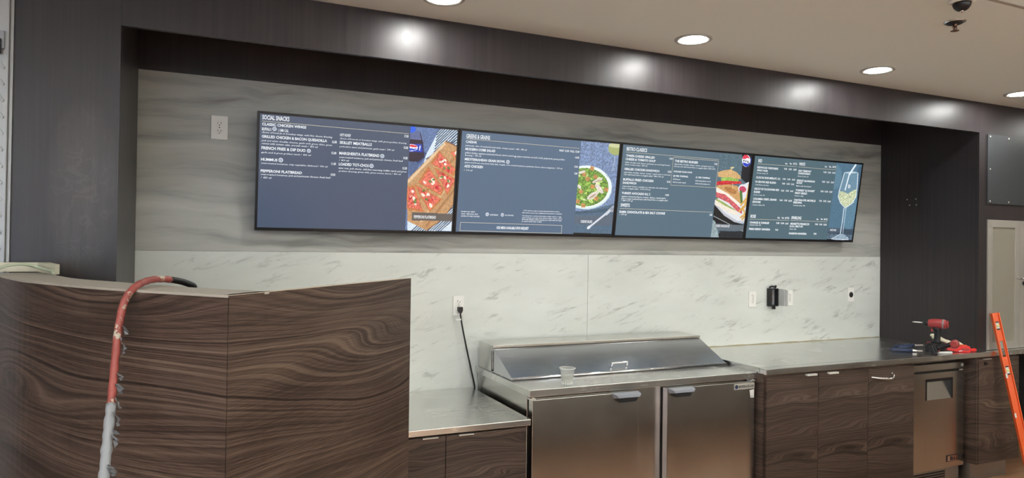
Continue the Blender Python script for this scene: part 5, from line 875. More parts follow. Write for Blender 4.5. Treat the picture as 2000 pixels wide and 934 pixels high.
    for xx in (.36, TW-.36):
        br = NB(); box(br, xx-.02, xx+.02, .058, .075, .12, .30); tube(br, [(xx, .07, .22), (xx, .088, .23)], .012, 10, 0)
        local('wall_bracket', br, 'black', t)

# ------------------------------------------------------------------ outlets and wall boxes
def slots(bm, x, y, z, s=1.0):
    for dx, h in ((-.0065, .0075), (.0065, .009)): box(bm, x+dx*s-.0011*s, x+dx*s+.0011*s, y-.0008, y+.0005, z-h*s/2+.003*s, z+h*s/2+.003*s)
    lathe(bm, [(.0026*s, 0), (.0026*s, .001)], 12, axis_mat((x, y, z-.008*s), (0, -1, 0)))
def outlet(x, z, w, h, label, kind):
    t = thing('wall_outlet', label, 'outlet', (x, 0, z), 'outlet plates on the back wall')
    obj('cover_plate', BX(x-w/2, x+w/2, -.007, 0, z-h/2, z+h/2, bev=.0025, seg=3), 'white', t)
    sl = NB(); y = -.0072
    if kind == 'duplex':
        for dz in (.020, -.020):
            obj('receptacle', lathe(NB(), [(.0165, 0), (.0165, .002), (.0155, .003)], 28, axis_mat((x, y, z+dz), (0, -1, 0))), 'white', t); slots(sl, x, y-.003, z+dz, 1.05)
        lathe(sl, [(.003, 0), (.0028, .001)], 12, axis_mat((x, y, z), (0, -1, 0)))
    elif kind == 'round':
        lathe(sl, [(.0215, 0), (.0215, .001), (.018, .0015)], 32, axis_mat((x, y, z), (0, -1, 0)))
    else:
        obj('receptacle', BX(x-.0165, x+.0165, y-.002, y+.001, z-.034, z+.034, bev=.001), 'white', t)
        for dz in (.020, -.018): slots(sl, x, y-.002, z+dz, 1.0)
        if kind == 'gfci':
            for dz in (.004, -.004): box(sl, x-.008, x+.008, y-.0025, y-.0015, z+dz-.0008, z+dz+.0008)
            box(sl, x-.010, x-.002, y-.0028, y-.0015, z+.030, z+.0325)
    obj('slot', sl, 'slot', t); return t
outlet(-.172, 2.188, .080, .122, 'large off-white duplex outlet plate high on the banded stone, left of the screens', 'duplex')
outlet(1.1435, 1.241, .066, .114, 'white outlet plate above the left counter with the black plug in it', 'gfci')
outlet(3.395, 1.238, .068, .113, 'white outlet plate left of the clear weather cover', 'gfci')
outlet(3.752, 1.240, .066, .112, 'white outlet plate right of the clear weather cover', 'gfci')
outlet(4.393, 1.254, .068, .113, 'white plate with one round black hole at the right end of the marble', 'round')
t = thing('power_cord', 'black power cord plugged into the outlet and hanging beside the sandwich prep fridge', 'cord', (1.146, -.012, 1.22))
obj('plug', prism(NB(), [(1.134, -.0105, 1.236), (1.162, -.0105, 1.236), (1.162, -.0105, 1.214), (1.155, -.0105, 1.200), (1.143, -.0105, 1.200), (1.134, -.0105, 1.214)], (0, -.026, 0), bev=.002), 'black', t)
obj('cable', tube(NB(), [(1.149, -.025, 1.203), (1.153, -.03, 1.16), (1.168, -.034, 1.08), (1.195, -.036, .96), (1.226, -.030, .84), (1.246, -.022, .765), (1.250, -.014, .70)], .0048, 12), 'cable', t)
obj('tag', BX(1.119, 1.150, -.036, -.034, 1.158, 1.168), 'paper', t)

t = thing('weatherproof_cover', 'black outlet box with a clear plastic weather cover standing open', 'outlet cover', (3.56, 0, 1.25))
b = NB()
for a in ((3.535, 3.543), (3.597, 3.605)): box(b, *a, -.045, -.0, 1.185, 1.315, bev=.001)
for a in ((1.185, 1.193), (1.307, 1.315)): box(b, 3.543, 3.597, -.045, 0, *a, bev=.001)
obj('box_frame', b, 'black', t)
obj('hinge', tube(NB(), [(3.538, -.02, 1.318), (3.55, -.03, 1.330), (3.575, -.03, 1.328), (3.60, -.022, 1.332), (3.606, -.01, 1.318)], .0065, 10), 'black', t)
b = NB(); box(b, 3.5435, 3.5965, -.012, 0, 1.1935, 1.3065); obj('inner_plate', b, 'grey', t)
b = NB()
for dz in (.026, -.016): lathe(b, [(.015, 0), (.014, .003)], 20, axis_mat((3.570, -.0115, 1.25+dz), (0, -1, 0)))
obj('receptacle', b, plain('tan_receptacle', (.35, .22, .16), .5), t)
b = NB(); box(b, 3.606, 3.611, -.10, -.012, 1.19, 1.312, bev=.001)
prism(b, [(3.612, -.10, 1.312), (3.655, -.085, 1.300), (3.655, -.085, 1.190), (3.612, -.10, 1.190)], (0, .003, 0)); obj('clear_lid', b, 'cover', t)
obj('latch', BX(3.562, 3.572, -.05, -.02, 1.165, 1.186, bev=.001), 'black', t)

# ------------------------------------------------------------------ left counter and cabinet
YL, ZL = -.8203, .7553
t = thing('base_cabinet', 'low walnut base cabinet with two flat bar pulls, under the left counter', 'cabinet', (.9, -.4, 0), None)
x0, xs, x1 = .40, .809, 1.222
b = NB(); box(b, x0, x1+.012, YL+.045, -.02, .10, ZL-.0385); box(b, x0, x1, YL+.10, -.05, 0, .0995); obj('body', b, 'walnut_c', t)
for a, c_, px in ((x0, xs-.0015, (.692, .768)), (xs+.0015, x1, (.868, .942))):
    d = obj('door', BX(a, c_, YL+.022, YL+.044, .11, ZL-.043, bev=.001), 'walnut_b', t)
    obj('handle', BX(px[0], px[1], YL+.004, YL+.024, ZL-.0465, ZL-.0415, bev=.0008), 'nickel', d)
o = obj('steel_counter', BX(.36, 1.2362, YL, -.001, ZL-.030, ZL, bev=.003), 'steel_top', None, (.8, -.4, ZL-.03)); tag(o, 'lower stainless steel counter between the walnut divider and the prep fridge', 'counter')

# ------------------------------------------------------------------ sandwich prep fridge
XU0, XU1, ZU, YU = 1.2577, 2.728, .8813, -.755
t = thing('prep_table_refrigerator', 'stainless steel two-door sandwich prep fridge with a sloped lid', 'prep fridge', ((XU0+XU1)/2, -.4, 0))
b = NB(); box(b, XU0+.012, XU1-.012, -.700, -.012, .13, ZU-.0375, bev=.002); obj('body', b, 'steel_z', t)
b = NB(); box(b, XU0+.03, XU1-.03, -.70, -.03, .05, .1295); obj('base_grille', b, 'black', t)
for lx, ly in ((XU0+.06, -.64), (XU1-.06, -.64), (XU0+.06, -.07), (XU1-.06, -.07)):
    b = NB(); cyl(b, (lx, ly, .0), (lx, ly, .05), .022, .026); obj('caster', b, 'black', t)
obj('worktop', BX(XU0, XU1, YU, -.012, ZU-.037, ZU, bev=.0022), 'steel_top', t)
XA, XB = 1.268, 2.718
hz = 1.034
b = NB(); box(b, XA, XB, -.238, -.030, ZU+.0005, hz, bev=.002); box(b, XA-.001, XB+.001, -.256, -.237, hz-.013, hz+.0005, bev=.0015); obj('hood', b, 'steel_x', t)
# lid: sloped wedge, hollow look from its rolled front lip
prof = [(-.2400, ZU+.002), (-.2415, hz-.018), (-.252, hz-.015), (-.503, ZU+.016), (-.509, ZU+.010), (-.507, ZU+.002)]
lid = obj('lid', prism(NB(), [(XA+.002, y, z) for y, z in prof], (XB-XA-.004, 0, 0), bev=.0012), 'steel_lid', t)
b = NB(); tube(b, [(XA+.002, -.509, ZU+.0105), (XB-.002, -.509, ZU+.0105)], .0065, 10, 0); obj('front_lip', b, 'chrome', lid)
sl_ = Vector((0, -.251, -(hz-.015-ZU-.016))).normalized(); nr = Vector((0, sl_.z, -sl_.y)); nr = -nr if nr.z < 0 else nr
b = NB(); hp = Vector((1.965, -.470, ZU+.016+.033*.52+.002))
P = [hp+Vector((-.052, 0, 0)), hp+Vector((-.050, 0, 0))+nr*.022, hp+Vector((.050, 0, 0))+nr*.022, hp+Vector((.052, 0, 0))]
tube(b, [P[0], P[0]*.3+P[1]*.7, P[1]+Vector((.006, 0, 0)), P[2]-Vector((.006, 0, 0)), P[3]*.3+P[2]*.7, P[3]], .0062, 10, 5)
obj('handle', b, 'chrome', lid)
b = NB(); tube(b, [(XA-.003, -.2385, hz-.03), (XA-.003, -.2387, ZU+.012)], .0022, 8, 0); lathe(b, [(.006, 0), (.005, .004)], 14, axis_mat((XA, -.2385, ZU+.012), (-1, 0, 0))); obj('hinge', b, 'slot', lid)
def wedge(xa, xb):
    b = NB(); zt = .8315
    A = [(xa, YU-.001, zt), (xb, YU-.001, zt), (xb, YU-.034, zt-.008), (xa, YU-.034, zt-.008)]
    a = bmesh.new()
    tp = [a.verts.new(p) for p in [(xa, YU+.004, zt+.001), (xb, YU+.004, zt+.001), (xb-.006, YU-.036, zt-.006), (xa+.012, YU-.036, zt-.006)]]
    bt = [a.verts.new(p) for p in [(xa+.012, YU+.004, zt-.030), (xb-.012, YU+.004, zt-.030), (xb-.014, YU-.036, zt-.022), (xa+.026, YU-.036, zt-.022)]]
    a.faces.new(tp); a.faces.new(bt[::-1])
    for i in range(4): a.faces.new((tp[i], bt[i], bt[(i+1) % 4], tp[(i+1) % 4]))
    bmesh.ops.recalc_face_normals(a, faces=a.faces); bmesh.ops.bevel(a, geom=a.edges[:], offset=.0015, segments=2, affect='EDGES'); merge(b, a)
    return b
def grip(xa, xb):
    return prism(NB(), [(xa+.020, YU-.002, .8005), (xb-.014, YU-.002, .8005), (xb-.032, YU-.002, .7835), (xa+.042, YU-.002, .7835)], (0, -.020, 0), bev=.0015)
for xa, xb, ha, hb in ((1.274, 1.906, 1.735, 1.905), (2.094, 2.712, 2.094, 2.262)):
    d = obj('door', BX(xa, xb, YU, -.712, .17, .830, bev=.0022), 'steel_z', t)
    obj('gasket', BX(xa+.008, xb-.008, -.7118, -.7005, .18, .822), 'black', d)
    obj('handle', wedge(ha, hb), 'grey', d); obj('handle_grip', grip(ha, hb), 'black', d)
    if xa > 2:
        obj('nameplate', BX(2.560, 2.708, YU-.003, YU, .7885, .8225, bev=.0008), plain('nameplate_silver', (.55, .52, .47), .4, .4), d)
        b = NB(); put_text(b, 'BEVERAGE-AIR', .112, .013, Matrix.Translation((2.591, YU-.0036, .7985)) @ Matrix.Rotation(PI/2, 4, 'X'), .025); obj('nameplate_lettering', b, 'ink', d)
        b = NB(); lathe(b, [(.0115, 0), (.0115, .0005)], 20, axis_mat((2.5745, YU-.003, .8050), (0, -1, 0))); lathe(b, [(.0, 0), (.0001, .001)][:1]*0+[(.006, 0), (.001, .012)], 12, axis_mat((2.5745, YU-.0035, .8050), (0, 0, 1))) if False else None
        obj('nameplate_emblem', b, 'blue', d)
        o = obj('rating_sticker', prism(NB(), [(2.673, YU-.0008, .780), (2.708, YU-.0008, .784), (2.706, YU-.0008, .735), (2.681, YU-.0008, .736)], (0, -.0004, 0)), 'paper', d)
        b = NB()
        for i in range(3): box(b, 2.684, 2.700, YU-.0014, YU-.0012, .7455-i*.003, .7465-i*.003)
        obj('sticker_print', b, 'ink', d)
for hx in (1.282, 2.705):
    b = NB(); box(b, hx-.018, hx+.014, YU+.004, YU+.04, .8302, .838, bev=.001); cyl(b, (hx, YU+.012, .8305), (hx, YU+.012, .843), .006); obj('door_hinge', b, 'nickel', t)

t = thing('plastic_cup', 'clear plastic cup half full of water on the prep fridge worktop', 'cup', (1.505, -.69, ZU))
T0 = Matrix.Translation((1.505, -.69, ZU+.0006))
obj('cup_wall', lathe(NB(), [(.0275, 0), (.0282, .004), (.0345, .052), (.0355, .056), (.0385, .080), (.0410, .083), (.0425, .0845), (.0410, .0862), (.0392, .085), (.0372, .080), (.0342, .056), (.0270, .005)], 40, T0, True, False), 'cup', t)
obj('rim', lathe(NB(), [(.0405, .0825), (.0432, .0838), (.0432, .0862), (.0405, .0872), (.0392, .0855)], 40, T0, False, False), plain('cup_rim', (.72, .74, .70), .25), t)
obj('water', lathe(NB(), [(.0266, .006), (.0338, .0555)], 36, T0), 'water', t)
b = NB()
for i in range(18):
    a = i*2*PI/18; box(b, .0268, .0282, -.0016, .0016, .003, .017, mat=T0 @ Matrix.Rotation(a, 4, 'Z'))
obj('base_ribs', b, plain('rib_plastic', (.85, .87, .84), .2), t)

# ------------------------------------------------------------------ right counter and its cabinets
YR, ZR, XR0 = -.826, .909, 2.733
b = NB(); box(b, XR0, 6.6, YR, YF-.001, ZR-.035, ZR, bev=.003); box(b, XR0, XR-.001, YF+.0015, -.001, ZR-.035, ZR-.0001)
o = obj('steel_counter', b, 'steel_top', None, (4.2, -.4, ZR-.035)); tag(o, 'long stainless steel counter running from the prep fridge to the right edge', 'counter')
YD = -.800
def cab(x0, x1, label):
    return thing('base_cabinet', label, 'cabinet', ((x0+x1)/2, -.4, 0), 'walnut cabinets under the right counter')
cs = [(2.728, 3.150), (3.150, 3.575), (3.575, 4.002)]
lbl = ['walnut base cabinet with one tall door, first to the right of the prep fridge', 'walnut base cabinet with a drawer over a door, middle of the three under the counter', 'walnut base cabinet with a curved silver handle, left of the undercounter fridge']
for i, (a, c_) in enumerate(cs):
    t = cab(a, c_, lbl[i]); b = NB(); box(b, a+.0005, c_-.0005, YD+.002, -.02, .10, ZR-.0365); box(b, a+.001, c_-.001, YD+.07, -.05, 0, .0995); obj('body', b, 'walnut_c', t)
    f0, f1, zt = a+(.015 if i == 0 else .0015), c_-.0015, ZR-.050
    if i == 1:
        d = obj('drawer_front', BX(f0, f1, YD-.018, YD, .702, zt, bev=.001), 'walnut_b', t)
        obj('handle', BX(3.222, 3.300, YD-.036, YD-.014, zt-.008, zt+.0025, bev=.0008), 'pull', d)
        obj('door', BX(f0, f1, YD-.018, YD, .11, .699, bev=.001), 'walnut_b', t)
    else:
        d = obj('door', BX(f0, f1, YD-.018, YD, .11, zt, bev=.001), 'walnut_b', t)
        if i == 0: obj('handle', BX(3.043, 3.122, YD-.036, YD-.014, zt-.008, zt+.0025, bev=.0008), 'pull', d)
        else:
            b = NB(); P = [(3.600, YD-.019, .806), (3.640, YD-.034, .8005), (3.700, YD-.044, .7935), (3.745, YD-.046, .7915), (3.772, YD-.043, .800), (3.786, YD-.034, .814), (3.790, YD-.018, .821)]
            tube(b, P, [.004+.0045*math.sin(PI*min(1, j/40)) for j in range(60)], 12, 8); lathe(b, [(.009, 0), (.007, .006)], 16, axis_mat((3.790, YD-.018, .820), (0, -1, 0))); obj('handle', b, 'chrome', d)

# ------------------------------------------------------------------ undercounter fridge
YT_ = -.728; X0, X1 = 4.012, 4.644
t = thing('undercounter_fridge', 'small stainless undercounter fridge with a recessed black-edged handle', 'fridge', ((X0+X1)/2, -.4, 0))
b = NB(); box(b, X0, X1, -.672, -.04, .10, .835, bev=.002); obj('body', b, 'steel_d', t)
obj('header_strip', BX(X0, X1-.02, YT_, -.6725, .788, .832, bev=.002), 'steel_z', t)
obj('seal_gap', BX(X0+.004, X1-.01, YT_+.012, -.6725, .774, .7875), 'blackm', t)
obj('clip', BX(4.612, 4.630, YT_-.004, YT_, .802, .822, bev=.001), 'alu', t); obj('top_hinge', BX(4.606, 4.634, YT_+.002, YT_+.03, .7745, .781, bev=.001), 'alu', t)
d = NB()
hx0, hx1, hz0, hz1 = 4.240, 4.522, .590, .732
box(d, X0, hx0, YT_, -.6725, .112, .773, bev=.0015); box(d, hx1, X1, YT_, -.6725, .112, .773, bev=.0015)
box(d, hx0-.002, hx1+.002, YT_, -.6725, hz1, .773); box(d, hx0-.002, hx1+.002, YT_, -.6725, .112, hz0)
# sloping floor of the hand pocket
prism(d, [(hx0-.001, YT_, hz0), (hx0-.001, YT_+.040, hz1+.001), (hx0-.001, YT_+.050, hz1+.001), (hx0-.001, YT_+.050, hz0)], (hx1-hx0+.002, 0, 0))
dr = obj('door', d, 'steel_z', t)
b = NB(); box(b, hx0, hx1, YT_-.001, YT_+.038, hz1-.018, hz1, bev=.001)
for xx, w_ in ((hx0, .014), (hx1-.016, .016)):
    prism(b, [(xx, YT_-.001, hz1-.012), (xx, YT_+.036, hz1-.012), (xx, YT_+.002, hz0+.004), (xx, YT_-.001, hz0)], (w_, 0, 0))
obj('handle', b, 'black', dr)
obj('badge', BX(4.462, 4.640, YT_-.004, YT_, .152, .196, bev=.001), 'black', dr)
b = NB(); box(b, 4.466, 4.636, YT_-.0048, YT_-.004, .156, .160); box(b, 4.466, 4.636, YT_-.0048, YT_-.004, .188, .192); box(b, 4.466, 4.490, YT_-.0048, YT_-.004, .160, .188)
put_text(b, 'TRUE', .100, .020, Matrix.Translation((4.515, YT_-.0046, .164)) @ Matrix.Rotation(PI/2, 4, 'X'), .03); obj('badge_lettering', b, 'chrome', dr)
b = NB(); box(b, X0, X1-.01, YT_+.03, -.6, .015, .098); gb = obj('grille', b, 'steel_d', t)
b = NB()
for i in range(40):
    for j in range(4):
        xx = X0+.02+i*.0115
        if xx > X1-.07: continue
        box(b, xx, xx+.008, YT_+.0285, YT_+.0298, .022+j*.017, .033+j*.017)
obj('grille_slot', b, 'blackm', gb)

# ------------------------------------------------------------------ right end cabinet
t = thing('end_cabinet', 'narrow greyish walnut cabinet with a lock and a metal kick plate, at the right end', 'cabinet', (4.9, -.5, 0))
x0, x1 = 4.664, 5.135
b = NB(); box(b, x0, x1, YD+.016, -.11, .128, ZR-.0365, bev=.001); obj('body', b, 'walnut_r', t)
obj('filler_strip', BX(x0+.002, x0+.014, YD, YD+.0155, .128, ZR-.045), 'walnut_r', t)
d = obj('door', BX(x0+.017, x1, YD-.004, YD+.0155, .130, ZR-.050, bev=.001), 'walnut_r', t)
obj('handle', BX(4.726, 4.800, YD-.020, YD, ZR-.0545, ZR-.049, bev=.0008), 'nickel', d)
b = NB(); lathe(b, [(.013, 0), (.013, .006), (.010, .009)], 20, axis_mat((4.752, YD-.004, .824), (0, -1, 0))); box(b, 4.764, 4.778, YD-.012, YD-.008, .818, .826, bev=.001); obj('lock', b, 'black', d)
b = NB(); box(b, x0+.012, 5.075, -.752, -.12, 0, .1275); obj('kick_plate', b, 'kick', t)

# ------------------------------------------------------------------ wall cabinet and blank panel on the right
t = thing('wall_cabinet', 'aluminium framed wall cabinet with frosted beige doors above the counter', 'cabinet', (5.18, YF, ZR))
def fdoor(xa, xb, hx):
    z0, z1, y0, y1, fw = ZR+.003, 1.831, YF-.012, YF-.001, .052
    b = NB()
    for pts in ([(xa, z0), (xb, z0), (xb-fw, z0+fw), (xa+fw, z0+fw)], [(xa, z1), (xa+fw, z1-fw), (xb-fw, z1-fw), (xb, z1)], [(xa, z0), (xa+fw, z0+fw), (xa+fw, z1-fw), (xa, z1)], [(xb, z0), (xb, z1), (xb-fw, z1-fw), (xb-fw, z0+fw)]):
        prism(b, [(p, y0, q) for p, q in pts], (0, y1-y0, 0), bev=.001)
    d = obj('door', b, 'alu', t)
    obj('infill_panel', BX(xa+fw-.004, xb-fw+.004, y0+.005, y1, z0+fw-.004, z1-fw+.004), 'frost', d)
    b = NB(); hz_ = 1.412; cyl(b, (hx-.020, y0-.014, hz_), (hx+.020, y0-.014, hz_), .004, n=12)
    for s in (-.016, .016): cyl(b, (hx+s, y0-.014, hz_), (hx+s, y0, hz_), .0032, n=10)
    obj('handle', b, 'chrome', d); return d
fdoor(4.811, 5.1735, 5.150); d2 = fdoor(5.1765, 5.54, 5.200)
b = NB(); lathe(b, [(.016, 0), (.016, .008), (.011, .014)], 20, axis_mat((5.222, YF-.012, 1.378), (0, -1, 0))); obj('lock', b, 'black', d2)
t = thing('blank_panel', 'dark grey screwed-on blank panel on the wall above the wall cabinet', 'panel', (5.2, YF, 2.19))
obj('sheet', BX(4.8125, 5.75, YF-.006, YF-.0002, 1.945, 2.437, bev=.0012), 'plate', t)
for x, z in [(4.838, 2.420), (5.05, 2.420), (5.262, 2.42), (4.838, 2.190), (4.838, 1.962), (5.05, 1.962), (5.262, 1.962)]:
    obj('screw', lathe(NB(), [(.0065, 0), (.0062, .0015), (.003, .003)], 14, axis_mat((x, YF-.006, z), (0, -1, 0))), 'screw', t)

# ------------------------------------------------------------------ louvred metal sheet at the left edge
t = thing('louvred_metal_panel', 'grey louvred sheet metal panel standing at the far left edge', 'metal panel', (-1.05, YF, 0))
b = NB(); box(b, -1.30, -.9005, YF-.022, YF-.001, 0, 2.64, bev=.002); box(b, -.900, -.889, YF-.010, YF-.001, 0, 2.64, bev=.002); box(b, -.9035, -.9005, YF-.026, YF-.0215, 0, 2.64, bev=.001)
sh = obj('sheet', b, 'louv', t)
for i in range(15):
    z = 2.235-i*.0605; b = NB()
    prism(b, [(-.926, YF-.0215, z+.016), (-.9105, YF-.0215, z-.006), (-.9135, YF-.0215, z-.014), (-.932, YF-.0215, z+.008)], (0, -.006, 0), bev=.0016)
    obj('louvre', b, 'louv', t)
obj('latch', BX(-1.02, -.912, YF-.034, YF-.0225, 2.295, 2.362, bev=.004), 'grey', t)
obj('grip', BX(-.99, -.920, YF-.046, YF-.0345, 2.275, 2.330, bev=.003), 'slot', t)

# ------------------------------------------------------------------ walnut divider in front
ZP = 1.48
front = [(-.92, -.90), (-.841, -1.115), (-.726, -1.414), (-.62, -1.608), (-.501, -1.801), (-.383, -1.958), (-.318, -2.035), (-.18, -2.196)]
back = [(-.086, -2.086), (-.229, -1.925), (-.320, -1.800), (-.404, -1.672), (-.465, -1.572), (-.589, -1.371), (-.691, -1.104), (-.755, -.90)]
endp = Vector((.443, -1.464, 0)); cor = Vector((-.18, -2.196, 0)); dirr = (endp-cor).normalized(); nin = Vector((-dirr.y, dirr.x, 0))
t = thing('walnut_divider', 'walnut laminate divider with a curved left face and a sharp front corner', 'divider', (-.18, -2.1, 0))
def sm2(pts, sub=5):
    return [(p.x, p.y) for p in smooth_path([(a, b_, 0) for a, b_ in pts], sub)]
fs, bs = sm2(front[:-1])+[(-.1815, -2.1945)], sm2(back)
b = NB()
ring = [(x, y, 0) for x, y in fs] + [(x, y, 0) for x, y in bs]
prism(b, ring, (0, 0, ZP-.006)); obj('curved_panel', b, 'walnut', t)
b = NB(); prism(b, [(x, y, ZP-.0058) for x, y in fs]+[(x, y, ZP-.0058) for x, y in bs], (0, 0, .0058)); obj('top_cap', b, 'top', t)
b = NB(); o2 = Vector((0, 0, .003))
p0, p1 = cor, endp; q0, q1 = cor+nin*.020+dirr*.02, endp+nin*.020
p0 = cor+dirr*.0015
prism(b, [tuple(p0), tuple(p1), tuple(q1), tuple(q0)], (0, 0, ZP-.0015)); obj('flat_panel', b, 'walnut', t)
b = NB(); prism(b, [tuple(p0+Vector((0, 0, ZP-.0013))), tuple(p1+Vector((0, 0, ZP-.0013))), tuple(q1+Vector((0, 0, ZP-.0013))), tuple(q0+Vector((0, 0, ZP-.0013)))], (0, 0, .0013)); obj('edge_band', b, 'edge', t)
# raised cream block on the cap
fp = BLOCKFP
b = NB(); prism(b, [(x, y, ZP+.0005) for x, y in fp], (0, 0, .034), bev=.0008); o = obj('cream_block', b, 'cream', None, (fp[0][0], fp[0][1], ZP+.0005)); tag(o, 'low pale block lying on the divider cap at the left edge', 'block')

# ------------------------------------------------------------------ hoses
t = thing('air_hose', 'red paint-spattered hose draped over the walnut divider, taped at its lower end', 'hose', HOSE[0])
pts = HOSE; L_ = smooth_path(pts, 8); n1 = int(len(L_)*.80); nb = int(len(L_)*.2)
b = NB(); tube(b, L_[nb:], .0088, 14, 0, lambda i: .05*math.sin(i*1.7)); obj('hose_body', b, 'hose', t)
b = NB(); tube(b, L_[:nb+1], .0086, 14, 0); obj('hose_dark_end', b, 'cable', t)
TP = L_[-TAPEN:]
b = NB(); tube(b, TP, .0106, 12, 0, lambda i: .10*math.sin(i*2.3)+.06*math.sin(i*5.1)); tp = obj('tape_wrap', b, 'tape', t)
random.seed(5)
b = NB(); side = Vector((math.cos(YAW), -math.sin(YAW), 0))
for ix, ln_, w0 in ((56, .016, .020), (61, .030, .010), (68, .018, .014), (70, .014, .022), (73, .020, .012), (76, .022, .016), (78, .012, .020), (80, .022, .018), (86, .014, .022), (87, .010, .014)):
    p = L_[ix]; a = bmesh.new(); pv = None; n_ = 7; ang = random.uniform(-1.3, .5)
    for i in range(n_+1):
        tt = i/n_; ang += random.uniform(-.5, .25)
        c = p+side*(.006+.013*math.sin(tt*2.4))+Vector((0, -.004*math.sin(tt*5), ln_*(.5-tt)+.006*math.sin(ang*3))); ww = w0*(.45+.6*random.random())*(1-.4*tt)
        cur = [a.verts.new(c+Vector((random.uniform(-.002, .002), .004*math.sin(i*2.1), ww*.35)) -side*ww*.35), a.verts.new(c+Vector((.003*math.cos(i*3), .003*math.sin(i*1.3+2), -ww*.35))+side*ww*.35)]
        if pv: a.faces.new((pv[0], pv[1], cur[1], cur[0]))
        pv = cur
    bmesh.ops.solidify(a, geom=a.faces[:], thickness=.0006); merge(b, a)
obj('torn_tape', b, 'tape', t)
b = NB(); tube(b, GREEN, .0052, 12, 8); o = obj('thin_hose', b, 'green', None, GREEN[0]); tag(o, 'pale green thin hose arching over the left end of the divider', 'hose')

# ------------------------------------------------------------------ spirit level
t = thing('spirit_level', 'long orange spirit level leaning against the counter at the right edge', 'spirit level', LV0)
A = Vector(LV0); Bp = Vector(LV1); ax = (Bp-A).normalized(); Ln = (Bp-A).length
xw = Vector((1, 0, 0)); xw = (xw-ax*xw.dot(ax)).normalized(); yw = ax.cross(xw)   # xw across the face, yw into the wall
rt = Matrix.Rotation(LVROT, 3, ax); xw = rt @ xw; yw = rt @ yw
ML = Matrix((xw, yw, ax)).transposed().to_4x4(); ML.translation = A
W2, D = .026, .024
def lbox(bm, x0, x1, y0, y1, z0, z1, bev=.0008): box(bm, x0, x1, y0, y1, z0, z1, bev, 1, mat=ML)
b = NB(); holes = [(.105, .165), (.43, .50), (.68, .80), (.92, .985), (1.11, 1.165)]
holes = [(Ln-.50-.62, Ln-.50-.52), (Ln-.430, Ln-.370), (Ln-.305, Ln-.195), (Ln-.118, Ln-.060)]
lbox(b, -W2, -W2+.007, 0, D, 0, Ln); lbox(b, W2-.007, W2, 0, D, 0, Ln)
z = 0
for h0, h1 in holes+[(Ln, Ln)]:
    lbox(b, -W2+.0065, W2-.0065, D/2-.004, D/2+.004, z, h0, 0); z = h1
for h0, h1 in holes:
    lbox(b, -W2+.0065, -.012, D/2-.004, D/2+.004, h0, h1, 0); lbox(b, .012, W2-.0065, D/2-.004, D/2+.004, h0, h1, 0)
obj('beam', b, 'orange', t)
for i, (h0, h1) in enumerate(holes):
    if i in (0, 2): continue
    b = NB(); lbox(b, -.0118, .0118, D/2-.006, D/2+.006, h0, h0+.008); lbox(b, -.0118, .0118, D/2-.006, D/2+.006, h1-.008, h1); v = obj('vial_holder', b, 'black', t)
    b = NB(); lbox(b, -.0115, .0115, D/2-.003, D/2+.004, h0+.0085, h1-.0085); obj('vial_window', b, 'vialw', v)
    b = NB(); m_ = (h0+h1)/2; lathe(b, [(.0045, 0), (.0045, .020)], 12, ML @ Matrix.Translation((-.010, D/2-.0045, m_)) @ Matrix.Rotation(PI/2, 4, 'Y')); obj('vial', b, 'vial', v)
for zz in (Ln-.45, Ln-.72):
    b = NB(); lbox(b, -W2-.0004, -W2+.012, -.0006, .001, zz, zz+.030, 0); obj('worn_patch', b, 'paper', t)
b = NB(); put_text(b, 'JOHNSON', .12, .010, ML @ Matrix.Translation((.004, D/2-.0046, Ln-.44)) @ Matrix.Rotation(PI/2, 4, 'Z') @ Matrix.Rotation(PI, 4, 'X'), .02) if False else None
if b: b.free()

